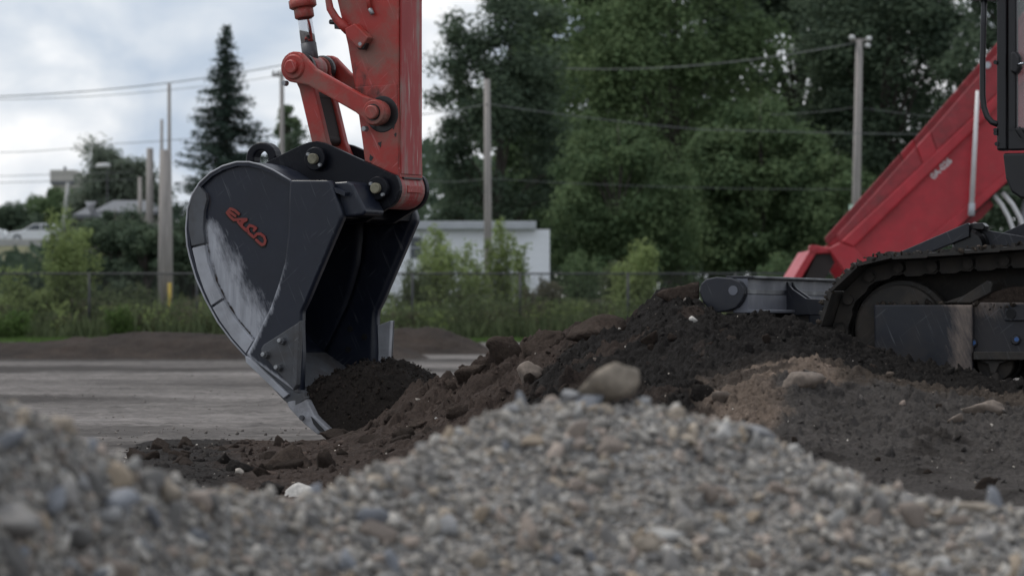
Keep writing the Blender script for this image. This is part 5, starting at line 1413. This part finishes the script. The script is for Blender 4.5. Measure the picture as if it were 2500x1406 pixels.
MB().lathe(*bp, [(.078, .020), (.084, .020)], 16).build("cover_hole", M_HOLE, tfr, MU)
for bx, by in ((2375, 838), (2480, 830)):
    q = FU.at(bx, by, .095); bo = MB().lathe(*q, [(.082, .017), (.098, .022)], 12).build("frame_plug", M_TFRAME, tfr, MU, .002)
    MB().lathe(q[0] + .006, q[1] + .003, [(.0805, .010), (.0815, .010)], 9).build("chipped_paint", M_BLUEPAINT, bo, MU)
# far track as one closed belt
ft = MB(); Vf = []; nP = len(path)
for y in (1.75, 2.2):
    for x, z in path: Vf.append((x, y, z))
ft.add(Vf, [(k, (k + 1) % nP, nP + (k + 1) % nP, nP + k) for k in range(nP)]); ft.build("far_track", M_MUDSTEEL, exc, MU)
MB().box(xi, xs, 1.8, 2.1, zi - .12, zi + .1).build("track_frame", M_TFRAME, exc, MU, .01)
MB().prism([(xi - .24, zi - .2), (xs + .05, zi - .2), (xs + .05, zs + .235), (xi + .02, zi + .25), (xi - .10, zi + .228), (xi - .18, zi + .165), (xi - .235, zi + .06)], .36, .39).build("track_frame", M_MUDSTEEL, exc, MU, .01)
MB().box(xi + .35, xs - .25, .392, 1.86, zi - .05, zi + .24).build("cross_member", M_TFRAME, exc, MU, .02)

# soil stuck to the shoes and the frame
rm = np.random.default_rng(88); mp_ = []
for k in range(900):
    d = rm.uniform(0, dl[-1]); x = np.interp(d, dl, pc[:, 0]); z = np.interp(d, dl, pc[:, 1])
    ax_, az_ = x - np.clip(x, xi, xs), 0
    cx_, cz_ = (xi, zi) if x < xi + .3 else (x, (zi + zs) / 2 + .05 * (x - (xi + xs) / 2))
    dd = math.hypot(x - cx_, z - cz_) or 1
    o_ = rm.uniform(.004, .022); mp_.append((x + (x - cx_) / dd * o_, rm.uniform(0, .44) if k % 3 else rm.uniform(-.004, .03), z + (z - cz_) / dd * o_))
for k in range(260):
    x = rm.uniform(xi - .1, xs - .2); mp_.append((x, rm.uniform(.06, .13), zi + .1 + rm.normal() * .008))
mo = scatter("caked_soil", np.array(mp_), .004 + .014 * rm.random(len(mp_)) ** 2.2, rm, M_SOIL, 1, [(.055, .044, .036), (.075, .06, .048), (.035, .029, .025), (.10, .08, .066)], 8, .25)
mo.parent = track; mo.matrix_basis = I4; WM[mo] = MU; mo["kind"] = "stuff"
# ---- dozer blade in front of the tracks
blade = bpy.data.objects.new("dozer_blade", None); link(blade, exc, MU); blade["label"] = "grey-backed dozer blade with a rounded dark end plate"
ep = FU.poly([(1707, 712), (1711, 693), (1724, 681), (1748, 676), (1785, 679), (1806, 687), (1817, 702), (1818, 717), (1811, 735), (1797, 752), (1778, 759), (1742, 765), (1731, 760), (1715, 735)], .0)
MB().prism(ep, .0, .025).build("end_plate", M_BLADE, blade, MU, .006, 2)
ep2 = [(sum(p[0] for p in ep) / len(ep) + (p[0] - sum(q[0] for q in ep) / len(ep)) * .93 + .012, sum(p[1] for p in ep) / len(ep) + (p[1] - sum(q[1] for q in ep) / len(ep)) * .95) for p in ep]
MB().prism(ep2, .025, 2.2).build("moldboard", M_BLADE, blade, MU, .004)
bx1 = max(p[0] for p in ep)
zt = FU.at(1818, 677, .05)[1]; zb = FU.at(1818, 757, .05)[1]
MB().box(bx1 - .05, bx1 + .004, .03, 2.2, zb, zt - .006).build("back_plate", M_BLADEBACK, blade, MU)
MB().box(bx1 - .09, bx1 + .028, .03, 2.2, zt - .006, zt + .006).build("top_flange", M_BLADE, blade, MU, .003)
MB().box(bx1 - .06, bx1 + .040, .03, 2.2, zb - .012, zb + .002).build("bottom_flange", M_BLADEBACK, blade, MU, .003)
MB().box(bx1 - .09, bx1 + .0, .03, 2.2, zb - .12, zb - .012).build("cutting_edge", M_MUDSTEEL, blade, MU, .004)
q = FU.at(1790, 709, 0); MB().lathe(q[0], q[1], [(-.003, .020), (.0, .020)], 16).build("end_plate_hole", M_BLADEBACK, blade, MU)
for y in (.62, .70, 1.5, 1.58):
    gz = [(bx1, zt - .01), (bx1 + .03, zt - .045), (bx1 + .09, zt - .085), (bx1 + .17, zt - .09), (bx1 + .5, zt - .06), (bx1 + .5, zb - .02), (bx1, zb - .02)]
    MB().prism(gz, y, y + .02).build("blade_gusset", M_BLADE, blade, MU, .003)
for y in (.60, 1.48): MB().prism([(bx1 + .10, zb + .03), (bx1 + .16, zb + .05), (xi + .6, zi + .02), (xi + .6, zi - .1), (bx1 + .10, zb - .08)], y + .025, y + .098).build("blade_arm", M_BLADE, blade, MU, .006)

# ---- upper structure
MB().prism(FU.poly([(2176, 624), (2362, 544), (2366, 548), (2366, 578), (2263, 619)], .62), .62, .66).build("frame_plate", M_BLADE, exc, MU, .003)
MB().prism(FU.poly([(2372, 562), (2385, 558), (2520, 581), (2560, 590), (2560, 660), (2390, 660)], .72), .72, .75).build("frame_plate", M_BLADE, exc, MU, .003)
MB().prism(FU.poly([(2440, 572), (2500, 545), (2600, 505), (2600, 600), (2440, 600)], 1.0), 1.0, 1.04).build("frame_plate", M_BLADE, exc, MU, .003)
q = FU.at(2372, 602, .70); MB().lathe(q[0], q[1], [(.64, .06), (.66, .075), (.95, .075), (.97, .06)], 28).build("swing_cylinder", M_GREASE, exc, MU)
MB().prism(FU.poly([(2366, 546), (2400, 544), (2408, 552), (2404, 562), (2368, 560)], .68), .66, .74).build("hose_guard", M_GREASE, exc, MU, .004)
MB().tube([(0, 0, zi + .2), (0, 0, .98)], .45, 32).build("turntable", M_MUDSTEEL, exc, MP)
MB().box(.05, 2.0, -.95, .95, .98, 1.12).build("deck", M_NAVY, exc, MP, .02)
MB().box(1.0, 2.05, -1.0, 1.0, 1.125, 2.0).build("engine_house", M_TRUCK, exc, MP, .06, 3)
cab = bpy.data.objects.new("cab", None); link(cab, exc, MP); cab["label"] = "black cab with a grab rail by its door"
CY = -.98
c0 = FP.at(2432, 300, CY)[0]; c1 = FP.at(2477, 300, CY)[0]; cm = FP.at(2456, 300, CY)[0]
zsill = FP.at(2450, 368, CY)[1]; zwin = FP.at(2480, 312, CY)[1]; zlow = FP.at(2450, 490, CY)[1]; zgap = FP.at(2450, 374, CY)[1]
zroof = 2.68; cx1 = c0 + 1.05
MB().box(c0, cm, CY, CY + .06, zsill, zroof).build("front_pillar", M_CAB, cab, MP, .01)
MB().box(cm + .003, c1, CY + .008, CY + .05, zwin - .02, zroof).build("door_frame", M_CAB, cab, MP, .008)
MB().box(cm + .003, cx1 - .06, CY + .008, CY + .05, zsill, zwin).build("door_sill", M_CAB, cab, MP, .008)
for k in range(3): MB().prism([(c1 - .012 + .03 * k, zwin + .004), (c1 + .02 + .02 * k, zwin - .05 + .012 * k), (c1 + .06, zwin - .062 + .012 * k), (c1 + .06, zwin - .056 + .012 * k), (c1 + .024 + .02 * k, zwin - .042 + .012 * k), (c1 - .006 + .03 * k, zwin + .004)], CY - .004 - .001 * k, CY + .006).build("door_seal", M_RUBBER, cab, MP)
MB().box(cx1 - .06, cx1, CY, CY + .06, zsill, zroof).build("rear_pillar", M_CAB, cab, MP, .01)
MB().box(c1, cx1 - .06, CY + .025, CY + .031, zwin, zroof - .1).build("door_glass", M_GLASS, cab, MP)
MB().box(c0 - .03, cx1 + .03, CY - .02, -.02, zroof, zroof + .08).build("cab_roof", M_CAB, cab, MP, .03, 3)
lw = [(c0 + .022, zgap), (cx1, zgap), (cx1, zlow + .02), (c0 + .16, zlow), (c0 + .10, zlow + .008), (c0 + .06, zlow + .035), (c0 + .035, zlow + .09)]
MB().prism(lw, CY + .012, -.06).build("lower_panel", M_CAB, cab, MP, .01)
for x0, x1 in ((c0, c0 + .06), (cx1 - .06, cx1)): MB().box(x0, x1, -.10, -.04, zsill, zroof).build("far_pillar", M_CAB, cab, MP, .01)
MB().box(c0 + .4, c0 + .85, -.72, -.28, zgap + .02, zgap + .42).build("seat", M_RUBBER, cab, MP, .06, 3)
MB().box(c0 + .76, c0 + .90, -.72, -.28, zgap + .425, zgap + 1.0).build("seat_back", M_RUBBER, cab, MP, .06, 3)
MB().tube([FP.p3(a, b, CY + .01) for a, b in ((2404, -30), (2401, 60), (2399, 150), (2399, 235), (2402, 262), (2410, 285), (2422, 299), (2436, 304))], .0125, 12).build("grab_rail", M_CAB, cab, MP)
MB().prism(FP.poly([(2366, -12), (2424, -14), (2424, 2), (2372, 2)], CY), CY - .01, CY + .04).build("mirror_bracket", M_CAB, cab, MP, .004)
for bx, by in ((2431, 153), (2431, 318), (2431, 326), (2434, 352)):
    x, z = FP.at(bx, by, CY); MB().lathe(x, z, [(CY - .006, .009), (CY + .03, .009)], 8).build("hinge_bolt", M_CAB, cab, MP)
lt = MB().prism(FP.poly([(2470, 128), (2482, 125), (2492, 140), (2494, 165), (2486, 183), (2470, 178)], CY), CY - .02, CY + .02).build("door_latch", M_CAB, cab, MP, .01)
MB().tube([FP.p3(2484, 158, CY - .022), FP.p3(2500, 155, CY - .03)], .006, 8).build("latch_handle", M_CHROME, lt, MP)

# ------------------------------------------------------------------ soil held in the bucket
ks = [(728, 955, 960), (742, 915, 972), (770, 893, 1016), (800, 884, 1062), (850, 880, 1095), (890, 884, 1095), (925, 902, 1095), (960, 926, 1095), (1000, 950, 1095), (1045, 968, 1095), (1100, 985, 1095)]
nx_, ny_ = 170, 90
Vb = []
for i in range(nx_):
    px = 728 + (1100 - 728) * i / (nx_ - 1)
    top = np.interp(px, [k[0] for k in ks], [k[1] for k in ks]); bot = np.interp(px, [k[0] for k in ks], [k[2] for k in ks])
    # columns slide right with depth so the heap follows the bucket's width
    xt, zt_ = FA.at(px, top, .30); xb_, zb_ = FA.at(px, bot, 0.0)
    for j in range(ny_):
        th = math.pi * j / (ny_ - 1); y = .36 - .325 * math.cos(th); f = max(0, math.sin(th)) ** .55
        xx_ = FA.at(px, (top + bot) / 2, .0)[0] + np.interp(y, [0, .3, .7], [0, .0, -.02]); Vb.append((xx_, y, zb_ + (zt_ - zb_) * f))
Vb = np.array(Vb); nb = Vb * np.array([1, 1, 1])
Vb[:, 2] += .030 * fbm(nb * 7, 4, .6, 91) + .010 * fbm(nb * 28, 3, .6, 92) + .018 * clods(nb * np.array([1, 1, 0]), 22, 191) + .01 * clods(nb * np.array([1, 1, 0]), 50, 193) - .012; Vb[:, 1] += .02 * fbm(nb * 14 + 5, 3, .6, 93) * np.sin(np.clip((Vb[:, 1] - .03) / .66, 0, 1) * math.pi)
cb = np.clip(np.array([.030, .0245, .021]) * (1 + .5 * fbm(nb * 12, 3, .6, 94))[:, None], .008, .1)
tag(obj("scooped_soil", mesh_np("scooped_soil", Vb, grid_faces(nx_, ny_), True, cb), M_SOIL, None, MA), "dark crumbly soil scooped into the mouth of the bucket", "soil", kind="stuff")
rc = np.random.default_rng(95); idx = rc.integers(0, len(Vb), 2600); pc_ = Vb[idx] + rc.normal(size=(2600, 3)) * .008
pc_ = pc_[pc_[:, 2] > .02]
so = scatter("scooped_crumbs", pc_, .003 + .009 * rc.random(len(pc_)) ** 2.5, rc, M_SOIL, 1, [(.030, .024, .021), (.022, .018, .016), (.045, .035, .029), (.06, .046, .038)], 8, .2)
so.matrix_basis = MA; WM[so] = MA
tag(so, "loose crumbs tumbling on the soil in the bucket", "soil", kind="stuff")

# ------------------------------------------------------------------ red dump truck with its bed raised
FT = Frame((pix(2100, 778, 55).x, 55.0, 0), 0)
truck = empty("dump_truck", (pix(2350, 778, 55).x, 56.2, 0), "red dump truck with its bed tipped up behind the excavator", "truck")
MT = FT.M
bed = bpy.data.objects.new("dump_bed", None); link(bed, truck, MT); bed["label"] = "raised red dump bed with faded side boards"
for y0, sg in ((.06, 1), (2.24, -1)):
    pan = MB().prism(FT.poly([(2084, 600), (2560, 144), (2560, 345), (2423, 474), (2180, 700), (2112, 645)]), y0, y0 + .05).build("side_panel", M_TRUCK, bed, MT)
    o0 = -.06 if sg > 0 else .05
    MB().prism(FT.poly([(2178, 657), (2288, 563), (2438, 438), (2560, 336), (2560, 352), (2424, 476), (2190, 696)]), y0 - .05 if sg > 0 else y0 + .05, y0 - .002 if sg > 0 else y0 + .1).build("lower_rail", M_TRUCK, bed, MT, .015)
    MB().prism(FT.poly([(2052, 590), (2433, 231), (2560, 110), (2560, 144), (2433, 264), (2084, 604)]), y0 - .10 if sg > 0 else y0, y0 + .04 if sg > 0 else y0 + .14).build("top_rail", M_TRUCK, bed, MT, .025, 3)
    for b_ in ([(2044, 574), (2236, 360), (2252, 402), (2052, 590)], [(2272, 322), (2433, 136), (2560, -10), (2560, 108), (2433, 229), (2288, 368)]):
        MB().prism(FT.poly(b_), y0 - .045 if sg > 0 else y0, y0 + .03 if sg > 0 else y0 + .06).build("side_board", M_TRUCKTOP, bed, MT, .01)
    MB().prism(FT.poly([(2238, 358), (2270, 323), (2287, 369), (2254, 402)]), y0 - .06 if sg > 0 else y0, y0 + .03 if sg > 0 else y0 + .075).build("board_stake", M_TRUCK, bed, MT, .01)
    MB().prism(FT.poly([(2021, 607), (2051, 592), (2086, 604), (2130, 655), (2075, 680)]), y0 - .08 if sg > 0 else y0, y0 + .06 if sg > 0 else y0 + .13).build("rear_post", M_TRUCK, bed, MT, .015)
MB().prism(FT.poly([(2175, 695), (2423, 470), (2560, 345), (2560, 358), (2423, 483), (2185, 705)]), .12, 2.23).build("bed_floor", M_TRUCKDARK, bed, MT)
MB().prism(FT.poly([(2550, 0), (2560, -10), (2560, 340), (2550, 350)]), .12, 2.23).build("bulkhead", M_TRUCK, bed, MT)
tg = MB().prism(FT.poly([(1995, 618), (2024, 610), (2040, 640), (2000, 705), (1955, 705)]), .10, 2.24).build("tailgate", M_TRUCKDARK, bed, MT)
MB().prism(FT.poly([(1978, 610), (1994, 616), (1950, 690), (1930, 690)]), .0, 2.3).build("tailgate_rib", M_TRUCK, tg, MT, .01)
MB().prism(FT.poly([(1976, 602), (1988, 598), (2026, 606), (2030, 618), (1985, 620)]), .02, .16).build("tailgate_hinge", M_TRUCK, tg, MT, .02)
q = FT.at(1984, 606, 0); MB().lathe(q[0], q[1], [(-.03, .05), (.2, .05)], 14).build("hinge_pin", M_TRUCK, tg, MT)
q = FT.at(2410, 160, 0); MB().lathe(q[0], q[1], [(-.05, .05), (.05, .05)], 10).build("bed_bolt", M_EAVE, bed, MT)  # small grey bolt on the bed side, carries no lamp
fc = bpy.data.curves.new("number", 'FONT'); fc.body = "0A-026"; fc.size = .125; fc.align_x = 'CENTER'; fc.align_y = 'CENTER'; fc.extrude = .001; fc.offset = .004
fo = bpy.data.objects.new("number_tmp", fc); COL.objects.link(fo)
bpy.context.view_layer.update()
tme = bpy.data.meshes.new_from_object(fo.evaluated_get(bpy.context.evaluated_depsgraph_get())); COL.objects.unlink(fo); bpy.data.objects.remove(fo)
q = FT.at(2298, 412, .05); th = math.atan2(334, 349)
tme.materials.clear()
obj("unit_number", tme, M_WHITE, bed, MT @ Matrix.Translation((q[0], .055, q[1])) @ Matrix.Rotation(-th, 4, 'Y') @ Matrix.Rotation(math.pi / 2, 4, 'X'))
MB().tube([FT.p3(2387, 222, -.12), FT.p3(2372, 505, -.12)], [.028, .040], 12).build("tarp_arm", M_PALE, bed, MT)
MB().tube([FT.p3(2373, 496, -.12), FT.p3(2371, 527, -.12)], [.046, .05], 12).build("tarp_arm_foot", M_EAVE, bed, MT)
MB().prism(FT.poly([(2392, 500), (2418, 478), (2432, 500), (2405, 530), (2340, 575), (2330, 555)]), .3, .5).build("bed_bracket", M_TRUCKTOP, bed, MT)
for dx in (0, 27): MB().tube([FT.p3(2420 + dx, 470, .2), FT.p3(2444 + dx, 498, .2), FT.p3(2462 + dx, 530, .2), FT.p3(2474 + dx, 562, .2), FT.p3(2480 + dx, 640, .2)], .034, 10).build("hydraulic_hose", M_PALE, truck, MT)
# chassis, wheels, cab (behind the excavator and beyond the frame)
xr0 = FT.at(2120, 700, 0)[0]
for y in (.75, 1.45): MB().box(xr0, xr0 + 6.6, y, y + .1, .85, 1.08).build("chassis_rail", M_TRUCKDARK, truck, MT, .01)
MB().tube([(xr0 + 2.2, 1.15, 1.0), FT.p3(2540, 355, 1.15)], [.12, .08], 14).build("hoist_ram", M_EAVE, truck, MT)
for wx in (xr0 + .9, xr0 + 2.2, xr0 + 6.3):
    for wy in (.1, 1.9):
        w = MB().lathe(wx, .5, [(wy, .40), (wy + .04, .5), (wy + .28, .5), (wy + .32, .40)], 28).build("wheel", M_TYRE, truck, MT, .02)
        MB().lathe(wx, .5, [(wy - .006, .10), (wy + .012, .27), (wy + .02, .27)], 20).build("rim", M_EAVE, w, MT)
MB().prism([(xr0 + 5.2, .9), (xr0 + 5.2, 2.6), (xr0 + 6.4, 2.6), (xr0 + 6.9, 1.75), (xr0 + 7.7, 1.6), (xr0 + 7.8, .7), (xr0 + 6.9, .7), (xr0 + 6.8, 1.05), (xr0 + 5.8, 1.05)], .1, 2.2).build("truck_cab", M_TRUCK, truck, MT, .05, 3)
MB().prism([(xr0 + 5.5, 1.75), (xr0 + 5.5, 2.4), (xr0 + 6.3, 2.4), (xr0 + 6.65, 1.8)], .085, .098).build("cab_window", M_DARKGLASS, truck, MT)
